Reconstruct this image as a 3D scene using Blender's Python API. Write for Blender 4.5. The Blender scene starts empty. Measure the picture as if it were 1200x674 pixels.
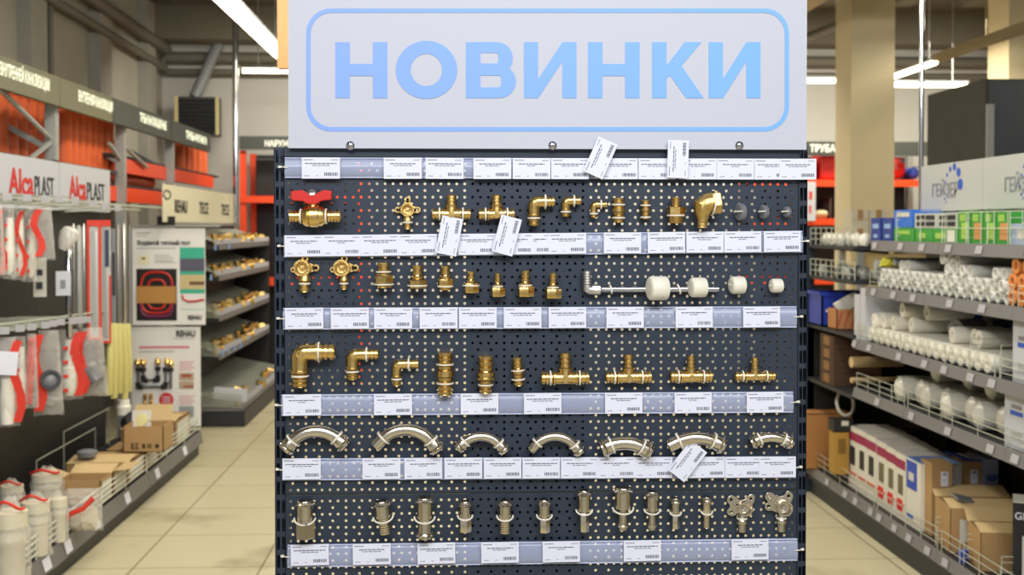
import bpy, bmesh, math, random
from mathutils import Vector, Matrix
random.seed(7)
SC = bpy.context.scene; COL = SC.collection
# ------------------------------------------------------------------ camera maths (image frame 1200 x 674)
F = 1400.0; PSI = math.radians(2.66); TH = math.atan(27/1400); EYE = 1.6
sp, cp, st, ct = math.sin(PSI), math.cos(PSI), math.sin(TH), math.cos(TH)
RV = (cp, -sp, 0); WV = (sp*ct, cp*ct, -st); UV = (sp*st, cp*st, ct)
def ray(x, y):
    a = x-600; b = (337-y)-43
    return [WV[i]*F+RV[i]*a+UV[i]*b for i in range(3)]
def atY(x, y, Y):
    d = ray(x, y); t = Y/d[1]; return Vector((d[0]*t, Y, EYE+d[2]*t))
def atX(x, y, X):
    d = ray(x, y); t = X/d[0]; return Vector((X, d[1]*t, EYE+d[2]*t))
def atZ(x, y, Z):
    d = ray(x, y); t = (Z-EYE)/d[2]; return Vector((d[0]*t, d[1]*t, Z))
BY = 2.28
def B(x, y, off=0.0): return atY(x, y, BY-off)
P = 2.28/1400

# ------------------------------------------------------------------ materials
def lin(c):
    if isinstance(c, str):
        c = [int(c[i:i+2], 16)/255 for i in (1, 3, 5)]
    return tuple(x/12.92 if x <= .04045 else ((x+.055)/1.055)**2.4 for x in c)+(1,)
MATS = {}
def mat(name, col, rough=.5, metal=0, spec=.5, noise=0, nscale=8, emit=0, bump=0, coat=0):
    if name in MATS: return MATS[name]
    m = bpy.data.materials.new(name); m.use_nodes = True
    n = m.node_tree.nodes; l = m.node_tree.links; b = n['Principled BSDF']
    c = lin(col); b.inputs['Base Color'].default_value = c
    b.inputs['Roughness'].default_value = rough; b.inputs['Metallic'].default_value = metal
    b.inputs['Specular IOR Level'].default_value = spec; b.inputs['Coat Weight'].default_value = coat
    if emit:
        b.inputs['Emission Color'].default_value = c; b.inputs['Emission Strength'].default_value = emit
    if noise or bump:
        tc = n.new('ShaderNodeTexCoord'); nt = n.new('ShaderNodeTexNoise'); nt.inputs['Scale'].default_value = nscale
        nt.inputs['Detail'].default_value = 4
        l.new(tc.outputs['Object'], nt.inputs['Vector'])
        if noise:
            r = n.new('ShaderNodeValToRGB')
            r.color_ramp.elements[0].position = .3; r.color_ramp.elements[1].position = .7
            r.color_ramp.elements[0].color = tuple(x*(1-noise) for x in c[:3])+(1,)
            r.color_ramp.elements[1].color = tuple(min(1, x*(1+noise)) for x in c[:3])+(1,)
            l.new(nt.outputs['Fac'], r.inputs['Fac']); l.new(r.outputs['Color'], b.inputs['Base Color'])
        if bump:
            bp = n.new('ShaderNodeBump'); bp.inputs['Strength'].default_value = bump; bp.inputs['Distance'].default_value = .01
            l.new(nt.outputs['Fac'], bp.inputs['Height']); l.new(bp.outputs['Normal'], b.inputs['Normal'])
    MATS[name] = m; return m
def film(name, col, fac, rough=.15, bump=.9, nscale=18):
    if name in MATS: return MATS[name]
    m = bpy.data.materials.new(name); m.use_nodes = True
    n = m.node_tree.nodes; l = m.node_tree.links; b = n['Principled BSDF']
    b.inputs['Base Color'].default_value = lin(col); b.inputs['Roughness'].default_value = rough
    t = n.new('ShaderNodeBsdfTransparent'); mx = n.new('ShaderNodeMixShader')
    fr = n.new('ShaderNodeLayerWeight'); fr.inputs['Blend'].default_value = .25
    mr = n.new('ShaderNodeMapRange'); mr.inputs['To Min'].default_value = fac; mr.inputs['To Max'].default_value = min(1, fac+.5)
    l.new(fr.outputs['Facing'], mr.inputs['Value']); l.new(mr.outputs['Result'], mx.inputs['Fac'])
    l.new(t.outputs[0], mx.inputs[1]); l.new(b.outputs[0], mx.inputs[2])
    l.new(mx.outputs[0], n['Material Output'].inputs['Surface'])
    if bump:
        nt = n.new('ShaderNodeTexNoise'); nt.inputs['Scale'].default_value = nscale
        tc = n.new('ShaderNodeTexCoord'); l.new(tc.outputs['Object'], nt.inputs['Vector'])
        bp = n.new('ShaderNodeBump'); bp.inputs['Strength'].default_value = bump; bp.inputs['Distance'].default_value = .02
        l.new(nt.outputs['Fac'], bp.inputs['Height']); l.new(bp.outputs['Normal'], b.inputs['Normal'])
    MATS[name] = m; return m
def tile_mat():
    m = bpy.data.materials.new('floor_tiles'); m.use_nodes = True
    n = m.node_tree.nodes; l = m.node_tree.links; b = n['Principled BSDF']
    tc = n.new('ShaderNodeTexCoord'); mp = n.new('ShaderNodeMapping'); mp.inputs['Location'].default_value = (.92, -6.26+.6*20, 0)
    br = n.new('ShaderNodeTexBrick'); br.offset = 0; br.inputs['Scale'].default_value = 1
    br.inputs['Brick Width'].default_value = .6; br.inputs['Row Height'].default_value = .6
    br.inputs['Mortar Size'].default_value = .005; br.inputs['Bias'].default_value = 0
    br.inputs['Color1'].default_value = lin('#cdc5a6'); br.inputs['Color2'].default_value = lin('#c6bd9c')
    br.inputs['Mortar'].default_value = lin('#8f8463')
    l.new(tc.outputs['Object'], mp.inputs['Vector']); l.new(mp.outputs[0], br.inputs['Vector'])
    n1 = n.new('ShaderNodeTexNoise'); n1.inputs['Scale'].default_value = 1.7; n1.inputs['Detail'].default_value = 5
    l.new(tc.outputs['Object'], n1.inputs['Vector'])
    r = n.new('ShaderNodeValToRGB'); r.color_ramp.elements[0].position = .57; r.color_ramp.elements[0].color = (1, 1, 1, 1)
    r.color_ramp.elements[1].position = .70; r.color_ramp.elements[1].color = (.5, .46, .4, 1)
    l.new(n1.outputs['Fac'], r.inputs['Fac'])
    mx = n.new('ShaderNodeMixRGB'); mx.blend_type = 'MULTIPLY'; mx.inputs['Fac'].default_value = .75
    l.new(br.outputs['Color'], mx.inputs[1]); l.new(r.outputs['Color'], mx.inputs[2]); l.new(mx.outputs[0], b.inputs['Base Color'])
    b.inputs['Roughness'].default_value = .38
    return m
brass = mat('brass', '#ecc87c', .26, 1, noise=.08, nscale=40, bump=.15)
castbrass = mat('cast_brass', '#e2bf76', .38, 1, noise=.1, nscale=120, bump=.2)
nickel = mat('nickel', '#ddd2bc', .22, 1, noise=.05, nscale=30)
chrome = mat('chrome', '#cdcdd3', .1, 1)
steel = mat('bare_steel', '#d6d2c8', .3, 1)
black_in = mat('dark_bore', '#14120f', .6)
tie_m = mat('cable_tie_plastic', '#e8e2d0', .45)
board_m = mat('pegboard_paint', '#2d3744', .42, .15, noise=.05, nscale=3)
up_m = mat('upright_paint', '#2e3743', .4, .2)
dark_m = mat('dark_paint', '#23262a', .5)
black_m = mat('black_panel', '#1d1c1a', .55, bump=.1)
rail_m = mat('grey_rail', '#716f6f', .5)
label_m = mat('label_grey', '#a9a7ac', .7)
jar_m = mat('jar_cream', '#d9d2ba', .45)
paper = mat('white_paper', '#e3e4f0', .7)
ink = mat('grey_ink', '#8f8f9a', .8)
inkd = mat('barcode_ink', '#62626e', .8)
clear = film('clear_plastic', '#cdd5f2', .5, .2, 0)
gloss = mat('strip_lip', '#c9cfe8', .25)
white_s = mat('sign_white', '#c1c3cc', .55)
white_p = mat('white_plastic', '#e9e6da', .4)
cap_w = mat('cap_white', '#ece6d2', .45)
capg = mat('cap_grey', '#77787c', .4)
red_m = mat('red_handle', '#d3281f', .35, coat=.3)
red_c = mat('red_card', '#d8341f', .55)
orange = mat('orange_pipe', '#d9602a', .5, noise=.06)
orange_b = mat('orange_beam', '#e8491c', .45)
wire_m = mat('wire_chrome', '#b9bdac', .4, .2)
galv = mat('galvanised', '#a5a6a2', .45, .4)
kraft = mat('cardboard', '#b08d5e', .75, noise=.05, nscale=5)
kraft_l = mat('cardboard_light', '#cfb382', .75, noise=.05, nscale=5)
kraft_d = mat('cardboard_dark', '#8a6338', .8)
filmb = film('bag_film', '#f2efe8', .2)
filmc = film('wrap_film', '#e4e2da', .55, .2)
grey_p = mat('grey_plastic', '#7f8184', .4)
lamp_m = mat('lamp_tube', '#fff4d0', .5, emit=9)
fascia_m = mat('fascia', '#3f433f', .55)
fascia_l = mat('fascia_light', '#6c6a52', .55)
cream_t = mat('lettering_cream_glow', '#f2f1e4', .6, emit=.4)  # slight glow added so the sign letters read brighter
black_t = mat('black_lettering', '#2a2a2c', .6)
red_t = mat('red_lettering', '#cf2a24', .6)
blue_t = mat('blue_lettering', '#2a55b8', .55)
blue_m = mat('blue_box', '#2447b0', .5)
green_m = mat('green_box', '#3f9a3c', .5)
yellow_m = mat('yellow_hose', '#cfc67c', .4)
teal_m = mat('teal_print', '#3fb496', .6)
mag_m = mat('magenta_print', '#97284f', .6)
wood_m = mat('tan_wood', '#b98d58', .6, noise=.12, nscale=6)

# ------------------------------------------------------------------ mesh builder
class MB:
    def __init__(s): s.v = []; s.f = []; s.m = []
    def add(s, vs, fs, mi=0):
        o = len(s.v); s.v += [tuple(v) for v in vs]
        for f in fs: s.f.append([i+o for i in f]); s.m.append(mi)
        return s
    def box(s, x0, x1, y0, y1, z0, z1, mi=0):
        v = [(x, y, z) for z in (z0, z1) for y in (y0, y1) for x in (x0, x1)]
        return s.add(v, [(0, 2, 3, 1), (4, 5, 7, 6), (0, 1, 5, 4), (2, 6, 7, 3), (0, 4, 6, 2), (1, 3, 7, 5)], mi)
    def obox(s, c, size, rot=(0, 0, 0), mi=0):
        from mathutils import Euler
        R = Euler(rot).to_matrix(); h = [k/2 for k in size]; c = Vector(c)
        v = [c+R @ Vector((x*h[0], y*h[1], z*h[2])) for z in (-1, 1) for y in (-1, 1) for x in (-1, 1)]
        return s.add(v, [(0, 2, 3, 1), (4, 5, 7, 6), (0, 1, 5, 4), (2, 6, 7, 3), (0, 4, 6, 2), (1, 3, 7, 5)], mi)
    def lathe(s, o, ax, prof, seg=16, mi=0, cap=True, ph=0.0, sq=1.0):
        o = Vector(o); ax = Vector(ax).normalized()
        u = ax.cross(Vector((0, 0, 1)) if abs(ax.z) < .9 else Vector((0, 1, 0))).normalized(); w = ax.cross(u)
        vs = []; fs = []
        for (t, r) in prof:
            for k in range(seg):
                a = ph+2*math.pi*k/seg
                vs.append(o+ax*t+u*(r*math.cos(a))+w*(r*math.sin(a)*sq))
        n = len(prof)
        for i in range(n-1):
            for k in range(seg):
                k2 = (k+1) % seg; fs.append((i*seg+k, i*seg+k2, (i+1)*seg+k2, (i+1)*seg+k))
        if cap:
            fs.append(tuple(range(seg))[::-1]); fs.append(tuple(range((n-1)*seg, n*seg)))
        return s.add(vs, fs, mi)
    def tube(s, pts, r, seg=6, mi=0, cap=True, closed=False):
        pts = [Vector(p) for p in pts]; n = len(pts)
        rs = r if isinstance(r, (list, tuple)) else [r]*n
        vs = []; fs = []; pu = None
        for i, p in enumerate(pts):
            if closed: d = pts[(i+1) % n]-pts[i-1]
            else: d = pts[min(i+1, n-1)]-pts[max(i-1, 0)]
            d.normalize()
            if pu is None: u = d.cross(Vector((0, 0, 1)) if abs(d.z) < .9 else Vector((0, 1, 0)))
            else: u = pu-d*pu.dot(d)
            u.normalize(); pu = u; w = d.cross(u)
            for k in range(seg):
                a = 2*math.pi*k/seg+math.pi/seg; vs.append(p+(u*math.cos(a)+w*math.sin(a))*rs[i])
        for i in range(n if closed else n-1):
            j = (i+1) % n
            for k in range(seg):
                k2 = (k+1) % seg; fs.append((i*seg+k, i*seg+k2, j*seg+k2, j*seg+k))
        if cap and not closed:
            fs.append(tuple(range(seg))[::-1]); fs.append(tuple(range((n-1)*seg, n*seg)))
        return s.add(vs, fs, mi)
    def prism(s, poly, y0, y1, mi=0):            # polygon in x,z; extruded along y
        n = len(poly); v = [(x, y0, z) for x, z in poly]+[(x, y1, z) for x, z in poly]
        fs = [tuple(range(n)), tuple(range(2*n-1, n-1, -1))]+[(i, i+n, (i+1) % n+n, (i+1) % n) for i in range(n)]
        return s.add(v, fs, mi)
    def quad(s, a, b, c, d, mi=0): return s.add([a, b, c, d], [(0, 1, 2, 3)], mi)
def plain(o):
    o.select_set(False)
def build(name, mb, mats, parent=None, loc=None, s=1.0, world=False, rot=None, smooth=38, fix=True):
    me = bpy.data.meshes.new(name)
    off = Vector((0, 0, 0))
    if world: off = Vector(loc) if loc is not None else (parent.location if parent else off)
    me.from_pydata([(Vector(v)-off)*s for v in mb.v], [], mb.f)
    if not isinstance(mats, (list, tuple)): mats = [mats]
    for m in mats: me.materials.append(m)
    if len(mats) > 1: me.polygons.foreach_set('material_index', mb.m)
    if fix:
        bm = bmesh.new(); bm.from_mesh(me); bmesh.ops.recalc_face_normals(bm, faces=bm.faces); bm.to_mesh(me); bm.free()
    if smooth:
        me.polygons.foreach_set('use_smooth', [True]*len(me.polygons)); me.set_sharp_from_angle(angle=math.radians(smooth))
    me.update()
    o = bpy.data.objects.new(name, me); COL.objects.link(o)
    if parent: o.parent = parent
    if loc is not None: o.location = loc
    if rot: o.rotation_euler = rot
    return o
def tag(o, label, cat, group=None):
    o['label'] = label; o['category'] = cat
    if group: o['group'] = group
    return o
def thing(name, label, cat, loc=(0, 0, 0), group=None, rot=None):
    o = bpy.data.objects.new(name, None); COL.objects.link(o); o.location = loc; o.empty_display_size = .05
    if rot: o.rotation_euler = rot
    return tag(o, label, cat, group)
def solo(name, mb, mats, label, cat, loc=None, group=None, **k):
    return tag(build(name, mb, mats, None, loc, **k), label, cat, group)
def copy_tree(root, loc, label, group=None, rot=None):
    c = root.copy(); COL.objects.link(c); c.location = loc; c['label'] = label
    if group: c['group'] = group
    if rot: c.rotation_euler = rot
    for ch in root.children:
        d = ch.copy(); COL.objects.link(d); d.parent = c
        for g in ch.children:
            e = g.copy(); COL.objects.link(e); e.parent = d
    return c
def structure(o): o['kind'] = 'structure'; return o
def text(body, size, m, parent, M, name='lettering', bold=0.0, ext=0.001, xs=1.0, align='LEFT'):
    c = bpy.data.curves.new(name, 'FONT'); c.body = body; c.size = size; c.offset = bold*size; c.extrude = ext
    c.align_x = align; c.resolution_u = 3; c.materials.append(m)
    o = bpy.data.objects.new(name, c); COL.objects.link(o)
    dg = bpy.context.evaluated_depsgraph_get()
    me = bpy.data.meshes.new_from_object(o.evaluated_get(dg)); me.name = name
    bpy.data.objects.remove(o); bpy.data.curves.remove(c)
    me.transform(Matrix.Diagonal((xs, 1, 1, 1))); me.transform(M)
    if not me.materials: me.materials.append(m)
    if parent: me.transform(Matrix.Translation(-parent.location))
    q = bpy.data.objects.new(name, me); COL.objects.link(q)
    if parent: q.parent = parent
    return q
def fit_text(o, axis, a, b):
    w = [(o.matrix_basis @ v.co)[axis]+(o.parent.location[axis] if o.parent else 0) for v in o.data.vertices]; lo, hi = min(w), max(w); f = (b-a)/(hi-lo)
    if axis == 1 and a > b: lo, hi = hi, lo; f = (b-a)/(hi-lo)
    off = o.parent.location[axis] if o.parent else 0
    for v in o.data.vertices: v.co[axis] = a+(v.co[axis]+off-lo)*f-off
    return o
def face_cam(p): return Matrix.Translation(Vector(p)) @ Matrix.Rotation(math.pi/2, 4, 'X')                 # reads from -Y
def face_right(p): return Matrix.Translation(Vector(p)) @ Matrix.Rotation(math.pi/2, 4, 'Z') @ Matrix.Rotation(math.pi/2, 4, 'X')   # reads from +X
def face_left(p): return Matrix.Translation(Vector(p)) @ Matrix.Rotation(-math.pi/2, 4, 'Z') @ Matrix.Rotation(math.pi/2, 4, 'X')  # reads from -X
ORD = ['first', 'second', 'third', 'fourth', 'fifth', 'sixth', 'seventh', 'eighth', 'ninth', 'tenth', 'eleventh', 'twelfth', 'thirteenth', 'fourteenth', 'fifteenth', 'sixteenth', 'seventeenth', 'eighteenth', 'nineteenth', 'twentieth']

# ------------------------------------------------------------------ camera, world, lamps
cam = bpy.data.cameras.new('camera'); co = bpy.data.objects.new('camera', cam); COL.objects.link(co)
cam.sensor_width = 36; cam.lens = F*36/1200; cam.shift_y = -43/1200
Mx = Matrix((RV, UV, tuple(-x for x in WV))).transposed().to_4x4(); Mx.translation = (0, 0, EYE)
co.matrix_world = Mx; SC.camera = co
cam.dof.use_dof = True; cam.dof.focus_distance = BY; cam.dof.aperture_fstop = cam.lens/7.0
wd = bpy.data.worlds.new('world'); SC.world = wd; wd.use_nodes = True
bg = wd.node_tree.nodes['Background']; bg.inputs[0].default_value = (.93, .95, 1, 1); bg.inputs[1].default_value = .46
SC.view_settings.view_transform = 'Standard'; SC.view_settings.look = 'None'; SC.view_settings.exposure = 0
def area(name, loc, rot, sx, sy, power, col=(1, .97, .9)):  # area lights added to brighten the shop; visible tubes are modelled separately
    L = bpy.data.lights.new(name, 'AREA'); L.shape = 'RECTANGLE'; L.size = sx; L.size_y = sy; L.energy = power; L.color = col
    o = bpy.data.objects.new(name, L); COL.objects.link(o); o.location = loc; o.rotation_euler = rot; return o
area('lamp_front', (.2, -.6, 3.1), (math.radians(48), 0, 0), 3.2, .25, 88, (.93, .95, 1))
area('lamp_front_low', (.2, .3, 3.3), (math.radians(30), 0, 0), 2.6, .12, 32, (.93, .95, 1))
area('lamp_aisle_left', (-.9, 6.4, 3.3), (0, 0, 0), .3, 6, 95, (1, .93, .78))
area('lamp_aisle_right', (1.2, 5.6, 3.3), (0, math.radians(-12), 0), .3, 6, 62, (1, .93, .78))
area('lamp_back', (1.6, 11.2, 3.3), (math.radians(25), 0, 0), 8, .3, 170, (1, .94, .8))
area('fill_entry_left', (-1.0, 2.9, 3.3), (math.radians(50), 0, math.radians(8)), 1.2, .2, 55, (1, .95, .85))  # fill light added to lift the far posters, no fixture here
area('fill_entry_right', (1.6, 2.9, 3.3), (math.radians(50), 0, math.radians(-12)), 1.2, .2, 28, (1, .95, .85))  # matching fill light added for the right aisle
area('lamp_right_back', (4.2, 9.4, 3.2), (0, 0, 0), .3, 5, 70, (1, .93, .76))

# ------------------------------------------------------------------ room shell
RX0, RX1, RY0, RY1, RZ = -3.2, 6.6, -2.5, 13.2, 3.9
mb = MB(); mb.box(RX0, RX1, RY0, RY1, -.05, 0); structure(build('floor', mb, tile_mat(), smooth=0))
wall_m = mat('wall_plaster', '#a3a093', .85, noise=.06, nscale=1.2)
wallb_m = mat('back_wall_plaster', '#c6c4bd', .85, noise=.05, nscale=.9)
ceil_m = mat('ceiling_paint', '#605c51', .9, noise=.08, nscale=1.5)
mb = MB(); mb.box(RX0, RX1, RY0, RY1, RZ, RZ+.1); structure(build('ceiling', mb, ceil_m, smooth=0))
mb = MB(); mb.box(RX0-.1, RX0, RY0, RY1, 0, RZ); structure(build('wall_left', mb, wall_m, smooth=0))
mb = MB(); mb.box(RX0, RX1, RY1, RY1+.1, 0, RZ); structure(build('wall_back', mb, wallb_m, smooth=0))
mb = MB(); mb.box(RX1, RX1+.1, RY0, RY1, 0, RZ); structure(build('wall_right', mb, wall_m, smooth=0))
beam_m = mat('beam_paint', '#6b6658', .9, noise=.06, nscale=2)
tn = 0
for y0, y1, z in ((12.5, 12.9, 3.55),):
    tn += 1; mb = MB(); mb.box(RX0, RX1, y0, y1, z, RZ); structure(build('trim_%d' % tn, mb, beam_m, smooth=0))
for i in range(7):                                   # concrete ribs of the ceiling on the right
    tn += 1; mb = MB(); x = 1.9+i*.7; mb.prism([(x, RZ), (x+.12, RZ-.2), (x+.3, RZ-.2), (x+.42, RZ)], 8.0, 11.2)
    structure(build('trim_%d' % tn, mb, beam_m, smooth=0))
for y0 in (5.8, 7.3, 8.9, 10.6, 12.2):                # wall pilasters on the left
    tn += 1; mb = MB(); mb.box(RX0, RX0+.1, y0, y0+.35, 0, RZ); structure(build('trim_%d' % tn, mb, mat('pilaster', '#96938a', .85, noise=.05), smooth=0))
col_m = mat('column_paint', '#d8c9a4', .7, noise=.04, nscale=2)
tn += 1; mb = MB(); mb.box(3.34, 3.715, 10, 10.42, 0, RZ); structure(build('trim_%d' % tn, mb, col_m, smooth=0))
tn += 1; mb = MB(); mb.box(4.70, 5.1, 10, 10.4, 0, RZ); structure(build('trim_%d' % tn, mb, col_m, smooth=0))

# ================================================================== DISPLAY STAND
stand = thing('display_stand', 'dark blue-grey perforated display stand with slotted uprights, filled with pipe fittings', 'display stand', (.164, BY, 0))
def perf(x0, x1, z0, z1, rows, y, depth, pitch, mb):
    """sheet in the XZ plane with real holes; rows: (z, xs, points of the upper half from left to right)"""
    V = []; Fc = []
    def f(*pts):
        o = len(V); V.extend(pts); Fc.append(tuple(range(o, o+len(pts))))
    rows = sorted(rows, key=lambda r: -r[0]); zt = z1
    for i, (z, xs, half) in enumerate(rows):
        zb = z0 if i == len(rows)-1 else (z+rows[i+1][0])/2
        edges = [x0]+[(a+b)/2 for a, b in zip(xs, xs[1:])]+[x1]
        for k, x in enumerate(xs):
            a, b = edges[k], edges[k+1]
            up = [(x+px, y, z+pz) for px, pz in half]; dn = [(x+px, y, z-pz) for px, pz in half]
            f((a, y, z), *up, (b, y, z), (b, y, zt), (a, y, zt))
            f((b, y, z), *dn[::-1], (a, y, z), (a, y, zb), (b, y, zb))
            ring = up+dn[-2:0:-1]; n = len(ring)
            o = len(V); V.extend(ring); V.extend([(p[0], y+depth, p[2]) for p in ring])
            for j in range(n): Fc.append((o+j, o+(j+1) % n, o+n+(j+1) % n, o+n+j))
        zt = zb
    mb.add(V, Fc)
HR = .0028; circ = [(-HR*math.cos(math.pi*k/5), HR*math.sin(math.pi*k/5)) for k in range(6)]
XL, XR = B(334, 400).x, B(934.5, 400).x
XA = B(404.5, 231).x; ZA = B(404.5, 231).z; PZ = .01267
def peg_rows(ztop, zbot, phase_z):
    rows = []; k0 = int((phase_z-ztop)/PZ)-3
    for k in range(k0, 200):
        z = phase_z-k*PZ
        if z > ztop-.006: continue
        if z < zbot+.006: break
        p = .0151 if k % 2 == 0 else .02517
        xs = [XA+i*p for i in range(-60, 60) if XL+.005 < XA+i*p < XR-.005]
        rows.append((z, xs, circ))
    return rows
zseam = B(600, 577).z; ztop = B(600, 184).z
mb = MB(); perf(XL, XR, zseam+.0015, ztop, peg_rows(ztop, zseam, ZA), BY, .0015, PZ, mb)
build('pegboard_panel', mb, board_m, stand, world=True, smooth=0, fix=False)
ZA2 = B(380, 587.4).z; zb2 = .86
mb = MB(); perf(XL, XR, zb2, zseam-.0015, peg_rows(zseam, zb2, ZA2), BY, .0015, PZ, mb)
build('pegboard_panel', mb, board_m, stand, world=True, smooth=0, fix=False)
mb = MB(); mb.box(XL, XR, BY, BY+.002, .2, zb2-.002); build('lower_panel', mb, board_m, stand, world=True, smooth=0)
mb = MB(); mb.box(XL, XR, BY-.002, BY+.03, ztop, B(600, 173).z); build('top_rail', mb, up_m, stand, world=True, smooth=0)
mb = MB(); mb.box(XL, XR, BY+.0, BY+.012, zseam-.0014, zseam+.0014); build('panel_seam', mb, black_in, stand, world=True, smooth=0)
for (xa, xb) in ((321.5, 333.5), (935, 945.5)):
    a, b = B(xa, 300).x, B(xb, 300).x; mb = MB(); w2, h2 = .0028, .0125
    sl = [(-w2, 0), (-w2, h2), (w2, h2), (w2, 0)]; rows = []; z = 1.735
    while z > .93: rows.append((z, [a+(b-a)*.36, a+(b-a)*.78] if xa > 600 else [a+(b-a)*.32, a+(b-a)*.8], sl)); z -= .035
    perf(a, b, .9, 1.752, rows, BY-.001, .002, .035, mb)
    mb.box(a, b, BY+.001-.002, BY+.001, 0, .9); mb.box(a, b, BY+.03, BY+.032, .9, 1.75)  # includes a rear plate added to stop light showing through the slots
    mb.box(a-.0005, a+.001, BY-.001, BY+.07, 0, 1.752); mb.box(b-.001, b+.0005, BY-.001, BY+.07, 0, 1.752)
    build('slotted_upright', mb, up_m, stand, world=True, smooth=0, fix=False)
xa, xb = B(551, 300).x, B(688, 300).x
mb = MB(); mb.box(xa, xb, BY+.05, BY+.065, .2, 1.74); build('dark_backing', mb, black_m, stand, world=True, smooth=0)  # added dark sheet behind the board, keeps the middle holes dark
mb = MB(); mb.box(XL, XR, BY-.40, BY+.4, 0, .14); build('base_plinth', mb, up_m, stand, world=True, smooth=0)

# header sign
sy = BY-.016
sl, sr = atY(338, 170, sy).x, atY(945, 170, sy).x; sz0, sz1 = atY(640, 174.5, sy).z, atY(640, -14, sy).z
sign = thing('header_sign', 'white header board with a blue rounded frame and the large blue word НОВИНКИ', 'sign', ((sl+sr)/2, sy, sz0))
mb = MB(); mb.box(sl, sr, sy, sy+.01, sz0, sz1); build('sign_panel', mb, white_s, sign, world=True, smooth=0)
def blue_grad():
    m = bpy.data.materials.new('blue_gradient_print'); m.use_nodes = True; n = m.node_tree.nodes; l = m.node_tree.links
    b = n['Principled BSDF']; b.inputs['Roughness'].default_value = .5
    tc = n.new('ShaderNodeTexCoord'); sx = n.new('ShaderNodeSeparateXYZ'); mr = n.new('ShaderNodeMapRange'); r = n.new('ShaderNodeValToRGB')
    mr.inputs['From Min'].default_value = -.5; mr.inputs['From Max'].default_value = .5
    r.color_ramp.elements[0].color = lin('#86a6ee'); r.color_ramp.elements[1].color = lin('#78b2f5')
    l.new(tc.outputs['Object'], sx.inputs[0]); l.new(sx.outputs['X'], mr.inputs['Value']); l.new(mr.outputs[0], r.inputs['Fac']); l.new(r.outputs['Color'], b.inputs['Base Color'])
    return m
bgm = blue_grad()
def S(x, y): p = atY(x, y, sy); return (p.x, p.z)
def rrect(x0, x1, y0, y1, r, n=8):
    out = []
    for cx, cy, a0 in ((x1-r, y0+r, 0), (x0+r, y0+r, 90), (x0+r, y1-r, 180), (x1-r, y1-r, 270)):
        for k in range(n+1):
            a = math.radians(a0+90*k/n); out.append((cx+r*math.cos(a), cy-r*math.sin(a)))
    return out
o1 = [S(*p) for p in rrect(359, 924.5, 10, 154, 29)]; o2 = [S(*p) for p in rrect(364, 919.5, 15, 149, 24.5)]
mb = MB(); n = len(o1)
mb.add([(x, sy-.001, z) for x, z in o1+o2], [(i, (i+1) % n, n+(i+1) % n, n+i) for i in range(n)])
build('blue_frame', mb, bgm, sign, world=True, smooth=0)
def letter(polys=(), rings=()):
    mb = MB()
    for k, p in enumerate(polys):
        q = [S(*c) for c in p]; mb.prism(q, sy-.0012-.0001*k, sy)
    for a, b in rings:
        a = [S(*c) for c in a]; b = [S(*c) for c in b]; n = len(a)
        mb.add([(x, sy-.0012, z) for x, z in a+b], [(i, (i+1) % n, n+(i+1) % n, n+i) for i in range(n)])
    build('letter', mb, bgm, sign, world=True, smooth=0)
def R_(x0, y0, x1, y1): return [(x0, y0), (x1, y0), (x1, y1), (x0, y1)]
T_, B_ = 49.5, 115
for x0, x1 in ((393, 454), (689, 749.5)):
    letter([R_(x0, T_, x0+17, B_), R_(x1-17, T_, x1, B_), R_(x0+17, 75, x1-17, 89)])
ell = lambda cx, cy, rx, ry: [(cx+rx*math.cos(2*math.pi*k/40), cy+ry*math.sin(2*math.pi*k/40)) for k in range(40)]
letter(rings=[(ell(499.8, 82, 36, 34), ell(499.8, 82, 18.5, 19))])
# the letter В: stem, three bars, two bowls
def bowl(xs, y0, y1, t, xr):
    cy = (y0+y1)/2; ro = (y1-y0)/2; out = []; inn = []
    for k in range(13):
        a = -math.pi/2+math.pi*k/12; rx = ro*1.0
        out.append((xr-rx+rx*math.cos(a), cy+ro*math.sin(a))); inn.append((xr-rx+max(rx-17.0, 2)*math.cos(a), cy+(ro-t)*math.sin(a)))
    return out, inn
def bowlp(y0, y1, t, xr, xs):
    o, i = bowl(xs, y0, y1, t, xr); mb.add([(S(*c)[0], sy-.0012-y0*1e-6, S(*c)[1]) for c in o+i], [(k, k+1, 14+k, 13+k) for k in range(12)])
    for k, yy in enumerate(((y0, y0+t), (y1-t, y1))):
        mb.prism([S(*c) for c in R_(xs, yy[0], o[0][0], yy[1])], sy-.00125-.00006*k-y0*1e-6, sy)
mb = MB(); mb.prism([S(*c) for c in R_(546, T_, 563, B_)], sy-.0012, sy); bowlp(T_, 87, 12.5, 601, 563); bowlp(76, B_, 12.5, 604.5, 563)
build('letter', mb, bgm, sign, world=True, smooth=0)
for x0, x1 in ((614, 675.5), (830.5, 891)):
    letter([R_(x0, T_, x0+16.5, B_), R_(x1-16.5, T_, x1, B_), [(x0+16.5, B_), (x0+16.5, 93), (x1-16.5, T_), (x1-16.5, 72)]])
letter([R_(764, T_, 781, B_), [(781, 77), (802, T_), (822, T_), (796, 80), (781, 92)], [(785, 88), (797, 75), (824.5, B_), (804, B_)]])
for x in (410.5, 647.6, 866.5):
    mb = MB(); mb.lathe((0, 0, 0), (0, -1, 0), [(0, 5.5), (1, 5.2), (2.6, 3.4), (3.2, 1)], 14); mb.box(-3.2, 3.2, -3.6, -2.9, -.5, .5)
    b = build('bolt', mb, chrome, sign, s=P, loc=Vector(atY(x, 170.5, sy))-sign.location)

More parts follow.
